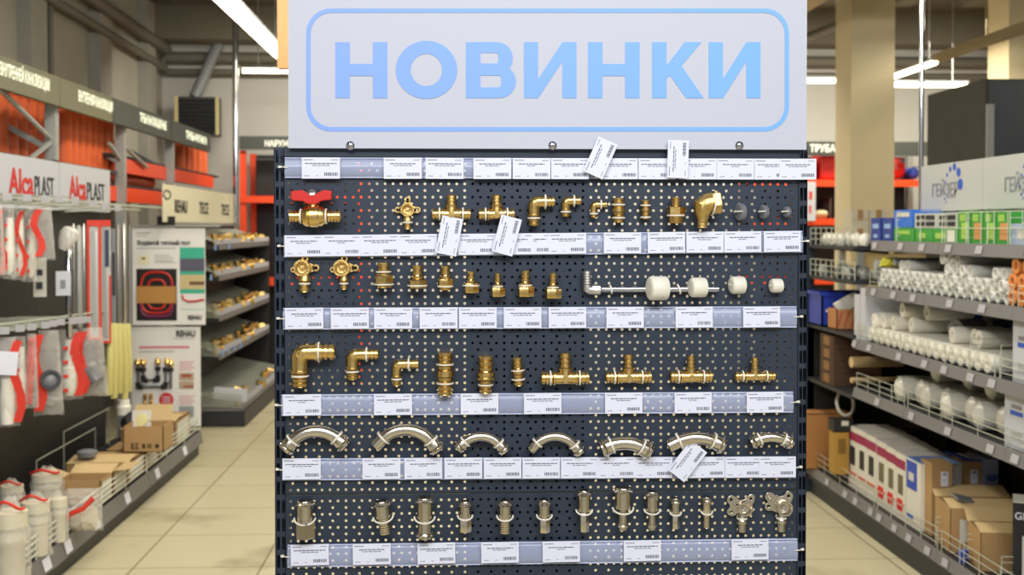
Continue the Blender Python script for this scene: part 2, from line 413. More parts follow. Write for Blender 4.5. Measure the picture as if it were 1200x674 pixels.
# clear price strips
STR = [((334, 184.5, 208.8), (945, 186, 210)), ((333, 276, 302), (940, 270.5, 296)), ((332, 361, 386.5), (933, 359, 384.5)), ((330, 462.5, 487.5), (929, 459, 485.5)), ((331, 537.5, 563), (932, 535, 561)), ((337, 638.5, 665), (934, 631, 657.5))]
SNAME = ['topmost', 'second', 'third', 'fourth', 'fifth', 'lowest']
def strip_y(i, x, top=True):
    (xa, a0, a1), (xb, b0, b1) = STR[i]; f = (x-xa)/(xb-xa)
    return a0+(b0-a0)*f if top else a1+(b1-a1)*f
for i, ((xa, a0, a1), (xb, b0, b1)) in enumerate(STR):
    A = B(xa, a0, .004); Z0 = B(xa, a1, .004); Bt = B(xb, b0, .004)
    root = thing('price_strip', 'long clear plastic price strip, %s of the six on the dark pegboard' % SNAME[i], 'price strip', ((A.x+Bt.x)/2, BY, Z0.z), 'clear price strips tied to the pegboard')
    h = A.z-Z0.z; L = Bt.x-A.x; tilt = Bt.z-A.z
    prof = [(-.002, 1.0), (-.004, .99), (-.0072, .8), (-.0095, .6), (-.0105, .4), (-.0098, .22), (-.0075, .08), (-.004, 0), (-.002, 0)]
    mb = MB(); V = []
    for k in (0, 1):
        x = -L/2+L*k
        V += [(x, y, z*h+tilt*k) for y, z in prof]
    n = len(prof); mb.add(V, [(j, j+1, n+j+1, n+j) for j in range(n-1)]); build('clear_channel', mb, clear, root, smooth=60, fix=False)
    for zz in (.97, .03):
        mb = MB(); mb.tube([(-L/2, -.0065, zz*h), (L/2, -.0065, zz*h+tilt)], .0011, 6); build('lip', mb, gloss, root)
    for k in (0, 1):
        x = -L/2+L*k; sg = -1 if k == 0 else 1; mb = MB(); zc = h*.5+tilt*k
        mb.tube([(x-sg*.006, -.0115, zc), (x+sg*.002, -.014, zc+.001), (x+sg*.012, -.006, zc+.0015)], .0012, 6); mb.obox((x+sg*.009, -.009, zc+.0015), (.006, .005, .004))
        build('cable_tie', mb, tie_m, root)

# price tags
def tag_mesh(seed, landscape=True):
    r = random.Random(seed); mb = MB(); w, h = 44, 24.5
    mb.box(-w/2, w/2, 0, .5, -h/2, h/2, 0); y = -.12
    def bar(x0, x1, z0, z1, mi): mb.quad((x0, y, z0), (x1, y, z0), (x1, y, z1), (x0, y, z1), mi)
    bar(-20, -9, 9, 10, 1); bar(12, 20, 9, 9.8, 1)
    for row, (z, xx) in enumerate(((4.6, r.uniform(14, 19)), (2.4, r.uniform(4, 12)))):
        x = -xx
        while x < xx:
            q = r.uniform(2.5, 6); bar(x, min(x+q, xx), z, z+1.1, 2 if row == 0 else 1); x += q+.8
    bar(-19, -13, -9.4, -8.6, 1); bar(-6, -3, -9.2, -8.6, 1)
    x = 4
    while x < 19:
        q = r.choice((.5, .8, 1.2)); bar(x, x+q, -9, -5.2, 2); x += q+r.choice((.5, .7))
    return mb
protos = []
TAGS = [[354, 450, 499, 555, 601, 646, 703.5, 748.3, 796, 840, 884, 913], [334, 378.5, 423.3, 467.7, 537, 581, 603, 643, 707.5, 759, 804.2, 848.4, 894.8], [334.5, 388, 438.7, 492, 538, 590.5, 643, 710.6, 791.5, 870.6],
        [332, 438.5, 540, 614, 709, 790.3, 874.8], [331.5, 425, 474, 521, 567, 612.3, 657.3, 700.6, 744.3, 805.7, 849.4, 889], [341, 413.7, 489.4, 564, 635.8, 730.8, 857]]
tm = [tag_mesh(i) for i in range(5)]; tme = []
for i, row in enumerate(TAGS):
    for j, x in enumerate(row):
        c = B(x+22, strip_y(i, x+22)+12.3, .0155+(j % 2)*.0012)
        lab = 'white price tag in the %s clear strip, %s from its left end' % (SNAME[i], ORD[j])
        ang = math.atan2(strip_y(i, 940)-strip_y(i, 334), 606)
        if len(tme) < 5:
            o = solo('price_tag', tm[len(tme)], [paper, ink, inkd], lab, 'price tag', c, 'price tags in the clear strips', s=P, smooth=0, fix=False); tme.append(o)
        else:
            o = tme[(i*3+j) % 5].copy(); COL.objects.link(o); o.location = c; o['label'] = lab
        o.rotation_euler = (0, ang+random.uniform(-.006, .006), 0)
for x, y, a, lab in ((703.7, 185, 66, 'loose white price tag tilted to the right, overlapping the bottom edge of the header sign'), (794.5, 186.5, 88, 'loose white price tag standing upright, overlapping the bottom edge of the header sign'),
                     (526.5, 276.5, 79, 'loose tilted price tag below the first T-shaped brass fitting'), (594, 276, 75, 'loose tilted price tag below the second T-shaped brass fitting of the top row'), (805.7, 540.5, 52, 'loose tilted price tag hanging under a curved nickel pipe bend')):
    o = tme[1].copy(); COL.objects.link(o); o.location = B(x, y, .028); o.rotation_euler = (0, -math.radians(a), 0); o['label'] = lab; o['group'] = 'loose tilted price tags'

# ------------------------------------------------------------------ fittings on the board
def ribs(t0, t1, r, n=3, g=.79):
    out = []; st_ = (t1-t0)/n
    for i in range(n):
        a = t0+i*st_; out += [(a, r*g), (a+.12*st_, r), (a+.72*st_, r*.97), (a+.8*st_, r*g)]
    return out+[(t1, r*.84)]
def tie_ring(o, ax, r, w=.9, head=(0, -1, 0)):
    mb = MB(); mb.lathe(Vector(o)-Vector(ax).normalized()*w, ax, [(0, r+.15), (0, r+1.0), (2*w, r+1.0), (2*w, r+.15)], 20, cap=False)
    return mb
def fit(name, label, x, y, off, cat='pipe fitting', group=None):
    return thing(name, label, cat, B(x, y, off*P), group)
def add_ties(root, ties):
    for o, ax, r in ties: build('cable_tie', tie_ring(o, ax, r), tie_m, root, s=P)
def bore(mb, o, ax, r, mi=1): mb.lathe(o, ax, [(0, r), (.15, r)], 16, mi)
def brass_tee(x, y, hl, r, bl, br, label):
    t = fit('tee_fitting', label, x, y, r+3); mb = MB()
    mb.lathe((0, 0, 0), (-1, 0, 0), [(0, r*.95), (hl*.42, r*.95), (hl*.44, r*1.12), (hl*.5, r*1.12)]+ribs(hl*.52, hl, r, 3), 20)
    mb.lathe((0, 0, 0), (1, 0, 0), [(0, r*.95), (hl*.42, r*.95), (hl*.44, r*1.12), (hl*.5, r*1.12)]+ribs(hl*.52, hl, r, 3), 20)
    mb.lathe((0, 0, 0), (0, 0, 1), [(0, br*1.15), (r*1.2, br*1.05), (r*1.25, br*1.25), (r*1.5, br*1.25)]+ribs(r*1.5, bl, br, 3), 20)
    mb.lathe((0, -r*.8, -r*.1), (0, -1, 0), [(0, r*.55), (r*.3, r*.55), (r*.3, r*.38), (r*.22, r*.38)], 16)
    build('tee_body', mb, brass, t, s=P)
    add_ties(t, [((-hl*.62, 0, 0), (1, 0, 0), r), ((hl*.6, 0, 0), (1, 0, 0), r)])
    return t
def brass_elbow(x, y, hr, hl, vl, vr, label, tie2=True):
    """corner at x,y: arm to the right (length hl, radius hr), leg down (vl, vr)"""
    t = fit('elbow_fitting', label, x, y, hr+3); mb = MB()
    c = hr*1.0
    pts = [(0, 0, -c*1.2), (0, 0, -c*.6), (c*.18, 0, -c*.18), (c*.6, 0, 0), (c*1.2, 0, 0)]
    mb.tube(pts, [vr*1.02, vr*1.05, (vr+hr)*.55, hr*1.05, hr*1.02], 18)
    mb.lathe((0, 0, 0), (1, 0, 0), [(c*1.1, hr*1.02), (hl*.45, hr*1.0), (hl*.46, hr*1.16), (hl*.52, hr*1.16)]+ribs(hl*.54, hl, hr, 3), 20)
    mb.lathe((0, 0, 0), (0, 0, -1), [(c*1.1, vr*1.02), (vl*.52, vr*1.0), (vl*.53, vr*1.16), (vl*.6, vr*1.16)]+ribs(vl*.62, vl, vr, 3), 20)
    mb.lathe((hr*.15, -hr*.85, -hr*.15), (0, -1, 0), [(0, hr*.5), (hr*.22, hr*.5), (hr*.22, hr*.34), (hr*.15, hr*.34)], 14)
    build('elbow_body', mb, brass, t, s=P)
    add_ties(t, [((hl*.55, 0, 0), (1, 0, 0), hr*1.15), ((0, 0, -vl*.68), (0, 0, 1), vr)] if tie2 else [((hl*.55, 0, 0), (1, 0, 0), hr*1.15)])
    return t
def vert(x, ytop, prof, label, name='coupling', ties=(), m=brass, hexes=(), rot=0, off=None, cat='pipe fitting', bores=0):
    """lathe hanging down from (x,ytop): prof = (t,r); hexes = (t0,t1,r)"""
    rm = max(r for _, r in prof+[(0, h[2]) for h in hexes]); H = max([t for t, _ in prof]+[h[1] for h in hexes])
    t = fit(name, label, x, ytop+H/2, rm+2, cat); t.rotation_euler = (0, rot, 0); mb = MB()
    mb.lathe((0, 0, H/2), (0, 0, -1), prof, 22)
    if bores: bore(mb, (0, 0, H/2+.05), (0, 0, 1), bores)
    for a, b, r in hexes:
        mb.lathe((0, 0, H/2), (0, 0, -1), [(a, r*.93), (a+.8, r), (b-.8, r), (b, r*.93)], 6, ph=.26 if len(hexes) else 0)
    build('fitting_body', mb, [m, black_in], t, s=P)
    for z, r in ties: build('cable_tie', tie_ring((0, 0, H/2-z), (0, 0, 1), r, .8), tie_m, t, s=P)
    return t
# --- row one
t = thing('ball_valve', 'brass ball valve with a red butterfly handle, left end of the top row', 'valve', B(369, 253.5, 16*P)); mb = MB()
mb.lathe((0, 0, 0), (1, 0, 0), ribs(-29, -16, 7, 4)[0:]+[(-14, 8), (-13, 10.5), (-10, 12.2), (-7, 12.6), (-6, 11.5), (-5, 13), (4, 13), (5, 11.8), (8, 11.8), (12, 9), (14, 8)]+ribs(15, 29.5, 7, 4), 22)
mb.lathe((-2, 0, 8), (0, 0, 1), [(0, 7.5), (6, 6), (8, 4), (10, 4)], 16); bore(mb, (-29.1, 0, 0), (-1, 0, 0), 5)
build('valve_body', mb, [brass, black_in], t, s=P)
mb = MB(); mb.prism([(-26, 18), (-27, 28.5), (-14, 30), (-7, 26), (3, 26), (10, 30), (20, 29), (19.5, 19), (8, 17.5), (2, 14), (-8, 14), (-12, 17)], -7, 7)
h = build('handle', mb, red_m, t, s=P); h['label'] = 'red butterfly handle'
bm = h.modifiers.new('bevel', 'BEVEL'); bm.width = .002; bm.segments = 2
mb = MB(); mb.lathe((-2.5, -5, 26), (0, -1, .6), [(0, 4.5), (2.5, 4.5), (3, 3)], 6); build('handle_nut', mb, steel, t, s=P)
add_ties(t, [((-16, 0, 0), (1, 0, 0), 7.6), ((13, 0, 0), (1, 0, 0), 8)])
def wallplate(x, y, ears, R, r, outlet, label, m=castbrass, plate_t=2.0, mi_name='wall_plate_elbow', dx=0):
    """ears: list of (dx,dz,er,hr)"""
    t = fit(mi_name, label, x, y, 5); mb = MB()
    for ex, ez, er, hr in ears:
        mb.lathe((ex, 1, ez), (0, -1, 0), [(0, er), (plate_t, er), (plate_t, hr), (0, hr), (0, er)], 18, cap=False)
        d = Vector((ex, 0, ez)); L = d.length; d.normalize(); q = Vector((-d.z, 0, d.x)); tip = d*(L-hr*1.0)
        a = d*(L-hr)+q*er*.9; b = d*(L-hr)-q*er*.9
        mb.prism([(p.x, p.z) for p in (q*R*.9, a, b, -q*R*.9)], 1-plate_t, 1)
    mb.lathe((0, 1, 0), (0, -1, 0), [(0, R*1.02), (8, R), (9.5, R*.97), (9.5, r), (8.4, r*.9), (7.6, r*.97), (6.8, r*.88), (6, r*.95), (5.2, r*.86), (4.4, r*.92), (3.6, r*.86), (3.2, r*.5), (4.4, r*.42), (4.6, .2)], 26, cap=False)
    if len(ears) > 3:
        pl = sorted([(e[0]*.8, e[1]*.8) for e in ears]+[(0, 0), (R*.7, -R*.3)], key=lambda q: math.atan2(q[1]-3, q[0]+4)); mb.prism(pl, .2-plate_t, .8)
    build('elbow_body', mb, m, t, s=P)
    mb = MB(); mb.lathe((dx, -2, 0), (0, 0, -1), outlet, 20); build('outlet', mb, m, t, s=P)
    return t
wp = wallplate(477.7, 246, [(0, 12, 3.6, 1.8), (-11.5, 0, 3.6, 1.8), (11.5, 0, 3.6, 1.8)], 8, 6, [(4, 4), (9, 4.6), (11.5, 5.5), (13, 5.5)]+ribs(14, 22.5, 4.6, 2), 'small brass wall-plate elbow with three screw ears, second in the top row')
add_ties(wp, [((0, -2, -14.5), (0, 0, 1), 5)])
brass_tee(529, 251, 22.3, 6.8, 22, 6.2, 'brass T-shaped fitting in the top row, right of the three-eared wall plate')
brass_tee(582, 251, 20.8, 6.8, 22, 6, 'brass T-shaped fitting in the top row, just left of the elbows')
brass_elbow(625.7, 236.5, 6.8, 24, 28, 6.8, 'largest brass elbow of the top row')
brass_elbow(663, 235.5, 5.3, 17.5, 18.5, 5.2, 'middle-sized brass elbow of the top row')
brass_elbow(695.7, 239.8, 4, 15.5, 15.5, 4, 'smallest brass elbow of the top row')
def cpl(H, r, n1=3): return ribs(0, H*.42, r, n1)+[(H*.43, r*1.12), (H*.57, r*1.12)]+[(t, q) for t, q in ribs(H*.58, H, r, n1)]
vert(724.8, 231.8, cpl(29, 7), 'larger ribbed brass coupling of the top row', ties=((8, 7), (23.5, 7)))
vert(756.5, 234.6, cpl(22.5, 5.3), 'smaller ribbed brass coupling of the top row', ties=((6, 5.3), (20, 5.5)))
vert(792, 231.2, ribs(0, 10.5, 5.4, 3)+[(10.6, 6), (20, 6), (20.1, 9.4)]+ribs(21, 30.5, 9.4, 4), 'brass hex reducing nipple in the top row', 'hex_nipple', ties=((21.3, 9.6),), hexes=((11, 20.5, 11.3),))
t = fit('female_elbow', 'bulky smooth brass elbow with a hex socket, right end of the top brass row', 826, 242, 17); mb = MB()
mb.tube([(-3, 0, -24), (-2.6, 0, -16), (-3, 0, -8), (-2, 0, 0), (3, 0, 3.5), (9, 0, 4.5)], [5.8, 6.2, 9, 12.5, 12.3, 12], 22)
mb.lathe((-3, 0, -25), (0, 0, 1), ribs(0, 12, 6, 3), 20)
mb.lathe((8.5, 0, 4.5), (1, 0, .12), [(0, 13.2), (1, 14), (8.5, 14), (9.5, 13)], 6, ph=.26)
build('elbow_body', mb, castbrass, t, s=P); add_ties(t, [((10, 0, 3.5), (1, 0, -.15), 13.6)])
for x, y, h, d, lab in ((868, 248.5, 10.2, 5, 'largest dark grey plastic cap at the right end of the top row'), (895.3, 248.5, 8.3, 4, 'middle dark grey plastic cap at the right end of the top row'), (922, 248.5, 6.4, 3.5, 'smallest dark grey plastic cap at the right end of the top row')):
    t = thing('plug_cap', lab, 'cap', B(x, y, 10*P), 'dark grey caps of the top row'); mb = MB()
    mb.lathe((-d*.7, 0, 0), (1, .35, 0), [(0, h*.75), (.5, h*.9), (1.5, h), (d+1, h), (d+2, h*.92), (d+2.2, h*.4)], 24); mb.lathe((-d*1.6, 0, 0), (1, .25, 0), [(0, 1.5), (d, 1.5)], 10)
    build('cap_body', mb, capg, t, s=P); build('cable_tie', MB().tube([(-d-3, -1, .5), (0, -h*.9, .8), (d, 4, .5)], .8, 6), tie_m, t, s=P)
# --- row two
for x, y, oL, orr, lab in ((354.5, 314, 28, 6, 'brass wall-plate elbow with a round open socket, left end of the second row'), (400.7, 314, 25, 4.4, 'brass wall-plate elbow with a thinner outlet, second in the second row')):
    w_ = wallplate(x, y, [(3, 10.8, 3.8, 2), (-10.5, -2, 3.4, 1.8), (15.5, 0, 4, 2)], 10, 7, [(6, orr*.9), (11, orr), (13, orr*1.2), (15, orr*1.2)]+ribs(16, oL, orr, 2), lab, dx=2.5)
    add_ties(w_, [((2.5, -2, -18), (0, 0, 1), orr)])
U = lambda H, rt, rh: ribs(0, H*.42, rt, 2)+[(H*.44, rt*1.25), (H*.52, rt*1.25), (H*.54, rt*.9), (H*.6, rt*.9)]
vert(449.5, 308, U(29, 7.2, 11)+[(28.9, 8.5)]+[(29.5, 7)], 'largest brass union nut adapter of the second row', 'union_adapter', ties=((10.5, 8), (25, 11.3)), hexes=((15, 23.5, 11.4), (24.5, 29, 9.4)))
vert(489, 311, U(29.6, 6.2, 11), 'brass adapter with a wide hex base, fourth in the second row', 'hex_adapter', ties=((23.5, 10.8),), hexes=((17, 26.5, 11.2),))
mbx = vert(521.8, 311.5, U(28.5, 5.4, 9)+[(24.5, 8)]+ribs(25, 28.4, 8, 2), 'brass adapter with hex collar and threaded foot, fifth in the second row', 'hex_adapter', ties=((24, 8.4),), hexes=((15, 23.5, 9.3),))
vert(552, 318, U(25, 4.4, 9), 'shorter brass adapter, sixth in the second row', 'hex_adapter', ties=((16.5, 9),), hexes=((13.5, 25, 9.2),))
for x, y, H, rt, rh, lab in ((583.3, 320, 27.5, 3.8, 8.8, 'slimmest brass union adapter, seventh in the second row'), (615.7, 317, 30.5, 5.2, 10.3, 'brass union adapter with a wide nut, eighth in the second row'), (648, 320, 29.5, 4.4, 10.3, 'brass union adapter beside the chrome elbow tube, last brass of the second row')):
    vert(x, y, ribs(0, H*.46, rt, 3)+[(H*.48, rt*1.3), (H*.66, rt*1.2)], lab, 'union_adapter', ties=((H*.57, rt*1.35),), hexes=((H*.62, H, rh),))
t = thing('elbow_tube', 'long chrome connection tube with a ribbed elbow end, second row', 'pipe fitting', B(688, 338.5, 9*P)); mb = MB()
mb.lathe((0, 0, 0), (0, 0, 1), [(0, 5.4), (5, 5.2)]+ribs(5.5, 21, 5.8, 5, .7), 18); mb.tube([(0, 0, 4), (0, 0, 0), (2.5, 0, -1.5), (8, 0, -1.5)], [5.2, 5.6, 5.4, 5], 16); mb.lathe((6, 0, -1.2), (1, 0, 0), [(0, 6.2), (9, 6.2), (11, 4.4)], 8)
build('ribbed_elbow', mb, mat('satin_chrome', '#dedcd6', .34, 1), t, s=P)
mb = MB(); mb.lathe((10, 0, -.8), (1, 0, 0), [(0, 3.6), (145, 3.6)], 16); build('straight_tube', mb, mat('tube_chrome', '#c4c4cc', .22, 1), t, s=P)
add_ties(t, [((28, 0, -.8), (.98, 0, .2), 4.6), ((108, 0, -.8), (.95, 0, .3), 5.5)])
for x, y, w, h, lab in ((771, 338, 22, 14, 'largest white plastic end cap, in front of the chrome tube'), (818, 337, 18.5, 11.5, 'second largest white plastic end cap, near the end of the chrome tube'), (864.3, 334.3, 16.5, 10.3, 'white plastic end cap right of the chrome tube, third in size'), (909.8, 335, 13.5, 8.3, 'smallest white plastic end cap at the right end of the second row')):
    t = thing('pipe_stopper', lab, 'cap', B(x, y, (h+9 if w > 17 else h+2)*P), 'white plastic end caps in the second row'); mb = MB()
    mb.lathe((-w/2, 0, 0), (1, .22, 0), [(0, h*.6), (.4, h*.8), (1.4, h*.93), (3, h), (w-1.5, h), (w-.4, h*.97), (w, h*.9), (w, h*.7), (w-4, h*.68)], 28); build('cap_body', mb, cap_w, t, s=P)
    if w < 17: build('cable_tie', MB().tube([(-w/2-1.5, -1, .5), (-w/2, 0, .5), (-w/2+2, h*.5, .5)], 1, 6), tie_m, t, s=P)
# --- row three
brass_elbow(351.5, 413, 9.6, 40, 40, 9.3, 'largest brass elbow, left end of the third row')
brass_elbow(413, 415.5, 6.6, 30, 29, 7, 'middle-sized brass elbow of the third row')
brass_elbow(464.8, 426.8, 5.5, 25.5, 25.5, 5.3, 'smallest brass elbow of the third row')
vert(521.5, 413, cpl(49.5, 9.2, 4), 'tallest ribbed brass coupling of the third row', ties=((14, 9.3), (36, 9.3)))
vert(569, 416.8, ribs(0, 19, 8.8, 3)+[(19.5, 10.8), (23, 10.8), (23.2, 9), (25.5, 9), (25.8, 11), (28, 11), (28.4, 7.8)]+ribs(29, 43.5, 7.6, 3), 'brass reducing coupling with a double collar in the third row', ties=((20.5, 9.2), (34, 8)))
vert(607, 419, ribs(0, 13, 6, 3)+[(13.4, 7.6), (19, 7.6), (19.3, 6)]+ribs(19.5, 33, 6.4, 3), 'shortest ribbed brass coupling of the third row', ties=((15, 7), (25.5, 7)), rot=-.06)
brass_tee(662.3, 443, 28, 7.8, 29, 6.8, 'largest brass T-shaped fitting of the third row')
brass_tee(736.5, 442, 26.7, 7.2, 26.5, 5.9, 'second largest T-shaped brass fitting of the third row')
brass_tee(809.7, 441.5, 24.5, 7.2, 24.5, 5.1, 'third T-shaped brass fitting of the third row, second from its right end')
brass_tee(884.5, 441, 23.4, 5.6, 22, 4.7, 'smallest T-shaped brass fitting, right end of the third row')
# --- row four: press bends
def bend(L_, R_, beta, r, s, lsock, rsock, label):
    Lx, Ly = L_; Rx, Ry = R_; ch = Vector((Rx-Lx, 0, Ly-Ry)); c = ch.length; phi = math.atan2(ch.z, ch.x); b = math.radians(beta)/2
    rho = (c-2*s*math.cos(b))/(2*math.sin(b)); pts = []
    p = Vector((0, 0, 0)); a = b
    pts.append(p.copy()); p = p+Vector((math.cos(a), 0, math.sin(a)))*s; N = 14
    cx = p+Vector((math.sin(a), 0, -math.cos(a)))*rho
    for k in range(N+1):
        th = b-2*b*k/N; pts.append(cx+Vector((-math.sin(th), 0, math.cos(th)))*rho)
    pts.append(Vector((c, 0, 0)))
    Rm = Matrix.Rotation(-phi, 3, 'Y'); pts = [Rm @ (q-Vector((c/2, 0, 0))) for q in pts]
    mx, my = (Lx+Rx)/2, (Ly+Ry)/2
    t = fit('press_bend', label, mx, my, r*1.5+3, group=None); mb = MB(); mb.tube(pts, r, 20); build('bend_tube', mb, nickel, t, s=P)
    for end, sock in ((0, lsock), (1, rsock)):
        e = pts[0] if end == 0 else pts[-1]; d = (pts[1]-pts[0]).normalized() if end == 0 else (pts[-2]-pts[-1]).normalized(); mb = MB()
        if sock: mb.lathe(e, d, [(-.8, r*1.12), (-.5, r*1.2), (1.2, r*1.22), (2, r*1.42), (3.2, r*1.5), (4.4, r*1.42), (5.2, r*1.2), (s+2, r*1.18), (s+3.5, r*1.02)], 22)
        else: mb.lathe(e, d, [(0, r*.97), (.5, r*1.03), (s, r*1.03)], 22)
        bore(mb, e-d*(.85 if sock else .05), -d, r*.85); build('socket' if sock else 'plain_end', mb, [nickel, black_in], t, s=P)
        build('cable_tie', tie_ring(e+d*(s+3), d, r*1.2, 1.1), tie_m, t, s=P)
    return t
bend((335, 526.5), (404, 523), 92, 7.4, 11, 1, 1, 'thickest curved nickel press bend with two sockets, left end of the fourth row')
bend((440, 523), (513, 528), 98, 7.3, 11, 0, 1, 'large nickel press bend with one plain end, second in the fourth row')
bend((536.5, 525.5), (592, 529), 92, 5.6, 9, 1, 1, 'nickel press bend with two sockets, third in the fourth row')
bend((621.5, 527.5), (680.5, 531), 98, 5.5, 9, 0, 1, 'nickel press bend with one plain end, fourth in the fourth row')
bend((705.5, 526), (762, 530), 52, 8, 9, 1, 1, 'shallow thick nickel press bend with a black-lined socket, fifth in the fourth row')
bend((783, 523), (848, 523), 50, 7.6, 11, 0, 1, 'shallow nickel press bend above the loose tilted tag')
bend((880, 519), (928.5, 520), 50, 5.8, 8, 1, 1, 'smallest shallow nickel press bend, right end of the fourth row')
# --- row five: press couplings
def press(r, H, s1): return [(0, r*1.0), (.6, r*1.05), (2, r*1.06), (2.8, r*1.28), (4.2, r*1.42), (5.8, r*1.28), (6.4, r*1.04), (s1, r*1.0)]
def smile(r, w=1.1):
    return MB().tube([(r*1.32*math.cos(a), -r*1.1*abs(math.sin(a))-.6, -r*.62*abs(math.sin(a))+1.8) for a in [math.pi*k/12 for k in range(13)]], w, 6)
def press_fit(x, ytop, r, H, tail, label, top_r=None, plain=None, rot=0):
    s1 = H*.5; prof = press(r, H, s1); hexes = ()
    if tail[0] == 'hex': prof += [(s1+.5, tail[1]*.8), (s1+3, tail[1]*.8)]; hexes = ((s1+2.5, H, tail[1]),)
    elif tail[0] == 'thread': prof += [(s1+1, tail[1]*1.1), (s1+3, tail[1]*1.1)]+ribs(s1+3.2, H, tail[1], 6)
    elif tail[0] == 'press': q = tail[1]; prof += [(s1+.5, q*.95), (H-7, q), (H-6.4, q*1.22), (H-5, q*1.32), (H-3.4, q*1.22), (H-2.8, q), (H, q)]
    t = vert(x, ytop, prof, label, 'press_adapter', m=nickel, hexes=hexes, bores=r*.86, rot=rot)
    b = build('cable_tie', smile(r), tie_m, t, s=P); b.location = (0, 0, (H/2-s1-.5)*P)
    return t
press_fit(357.3, 586.8, 9.2, 43.5, ('hex', 12.2), 'nickel press adapter with the widest hex foot, left end of the bottom row')
press_fit(449.3, 587, 8.8, 39, ('thread', 6.8), 'nickel press adapter with a dark mouth and slanted foot, second in the bottom row', rot=-.12)
press_fit(497.6, 583, 9, 48, ('press', 8.4), 'nickel coupling with press beads on both ends, third in the bottom row')
press_fit(545, 587.3, 6.6, 36, ('hex', 7.6), 'small nickel adapter with a hex foot, fourth in the bottom row')
press_fit(591.7, 586.5, 7.2, 38.5, ('thread', 6.5), 'nickel press adapter with a ribbed threaded foot, fifth in the bottom row')
press_fit(637.8, 585.5, 6.8, 38.5, ('hex', 6.6), 'nickel press adapter below the empty tag gap, sixth in the bottom row')
press_fit(684.5, 574.5, 7.2, 48.5, ('hex', 6), 'tall nickel adapter with a small bright hex foot, seventh in the bottom row')
press_fit(730, 571, 9.3, 50, ('press', 5.2), 'tallest nickel reducing coupling with a wide black-lined mouth')
press_fit(764, 575.5, 7, 45.5, ('press', 4.6), 'slimmer nickel reducing coupling, right of the tallest one')
press_fit(791.5, 583.5, 5, 36, ('hex', 5.2), 'thin nickel adapter with a hex foot, right half of the bottom row')
press_fit(828, 582, 5, 37, ('thread', 4.2), 'thinnest nickel adapter with a threaded foot, left of the nickel wall plates')
def flange(outline, holes, m, parent, th=1.0):
    """flat plate in the XZ plane with real screw holes"""
    c = bpy.data.curves.new('flange', 'CURVE'); c.dimensions = '2D'; c.fill_mode = 'BOTH'; c.extrude = th; c.bevel_depth = .25; c.bevel_resolution = 1; c.resolution_u = 5
    sp_ = c.splines.new('BEZIER'); sp_.bezier_points.add(len(outline)-1); sp_.use_cyclic_u = True
    for q, (x, z) in zip(sp_.bezier_points, outline): q.co = (x, z, 0); q.handle_left_type = q.handle_right_type = 'AUTO'
    for x, z, r in holes:
        h = c.splines.new('POLY'); h.points.add(13); h.use_cyclic_u = True
        for k, q in enumerate(h.points): q.co = (x+r*math.cos(k*math.pi/7), z+r*math.sin(k*math.pi/7), 0, 1)
    o = bpy.data.objects.new('flange', c); COL.objects.link(o)
    me = bpy.data.meshes.new_from_object(o.evaluated_get(bpy.context.evaluated_depsgraph_get())); bpy.data.objects.remove(o); bpy.data.curves.remove(c)
    me.transform(Matrix.Scale(P, 4) @ Matrix.Rotation(math.pi/2, 4, 'X')); me.materials.clear(); me.materials.append(m); me.name = 'flange'
    q = bpy.data.objects.new('flange', me); COL.objects.link(q); q.parent = parent; return q
def nplate(x, y, outline, holes, R, r, dx, label):
    w_ = wallplate(x, y, [], R, r, [(5, 4.6), (12, 5), (14, 6.3), (16, 6.8), (18, 6.3), (19, 5), (28, 5), (28.5, 4)], label, m=nickel, mi_name='wall_plate_elbow', dx=dx)
    flange(outline, holes, nickel, w_); add_ties(w_, [((dx, -2, -12), (0, 0, 1), 5.4)])
nplate(872, 595, [(-20.5, 9), (-18, 14), (-12, 14), (-6, 9.5), (2, 10.5), (6, 15), (11.5, 14.5), (12, 9), (9, 2), (8, -6), (0, -9), (-7, -6), (-12, -9), (-18, -8.5), (-20.5, -4), (-17, 2)], [(-15.8, 9.8, 2.1), (-15.8, -4.2, 2.1), (7.8, 11, 1.8), (-8.6, 3.5, 1.3)], 9, 6.9, -3, 'nickel wall-plate elbow with a screw flange, second from the right end of the bottom row')
nplate(918, 594.5, [(-22, 12), (-19, 17.5), (-13, 17), (-8, 13), (0, 14), (4, 18.5), (9.5, 17.5), (11, 12), (8.5, 5), (9, -4), (0, -9), (-8, -6), (-14, -3.5), (-20, -3), (-22.5, 2), (-19, 7)], [(-17, 12.6, 2.2), (-18, 1.8, 2), (6, 13.6, 2.1), (-9, 6, 1.4)], 9.6, 7.3, -3, 'nickel wall-plate elbow with a wide screw flange, right end of the bottom row')

# ================================================================== LEFT AISLE
def rectX(mb, X, p0, p1, t, mi=0): mb.box(X-t, X, min(p0.y, p1.y), max(p0.y, p1.y), min(p0.z, p1.z), max(p0.z, p1.z), mi)
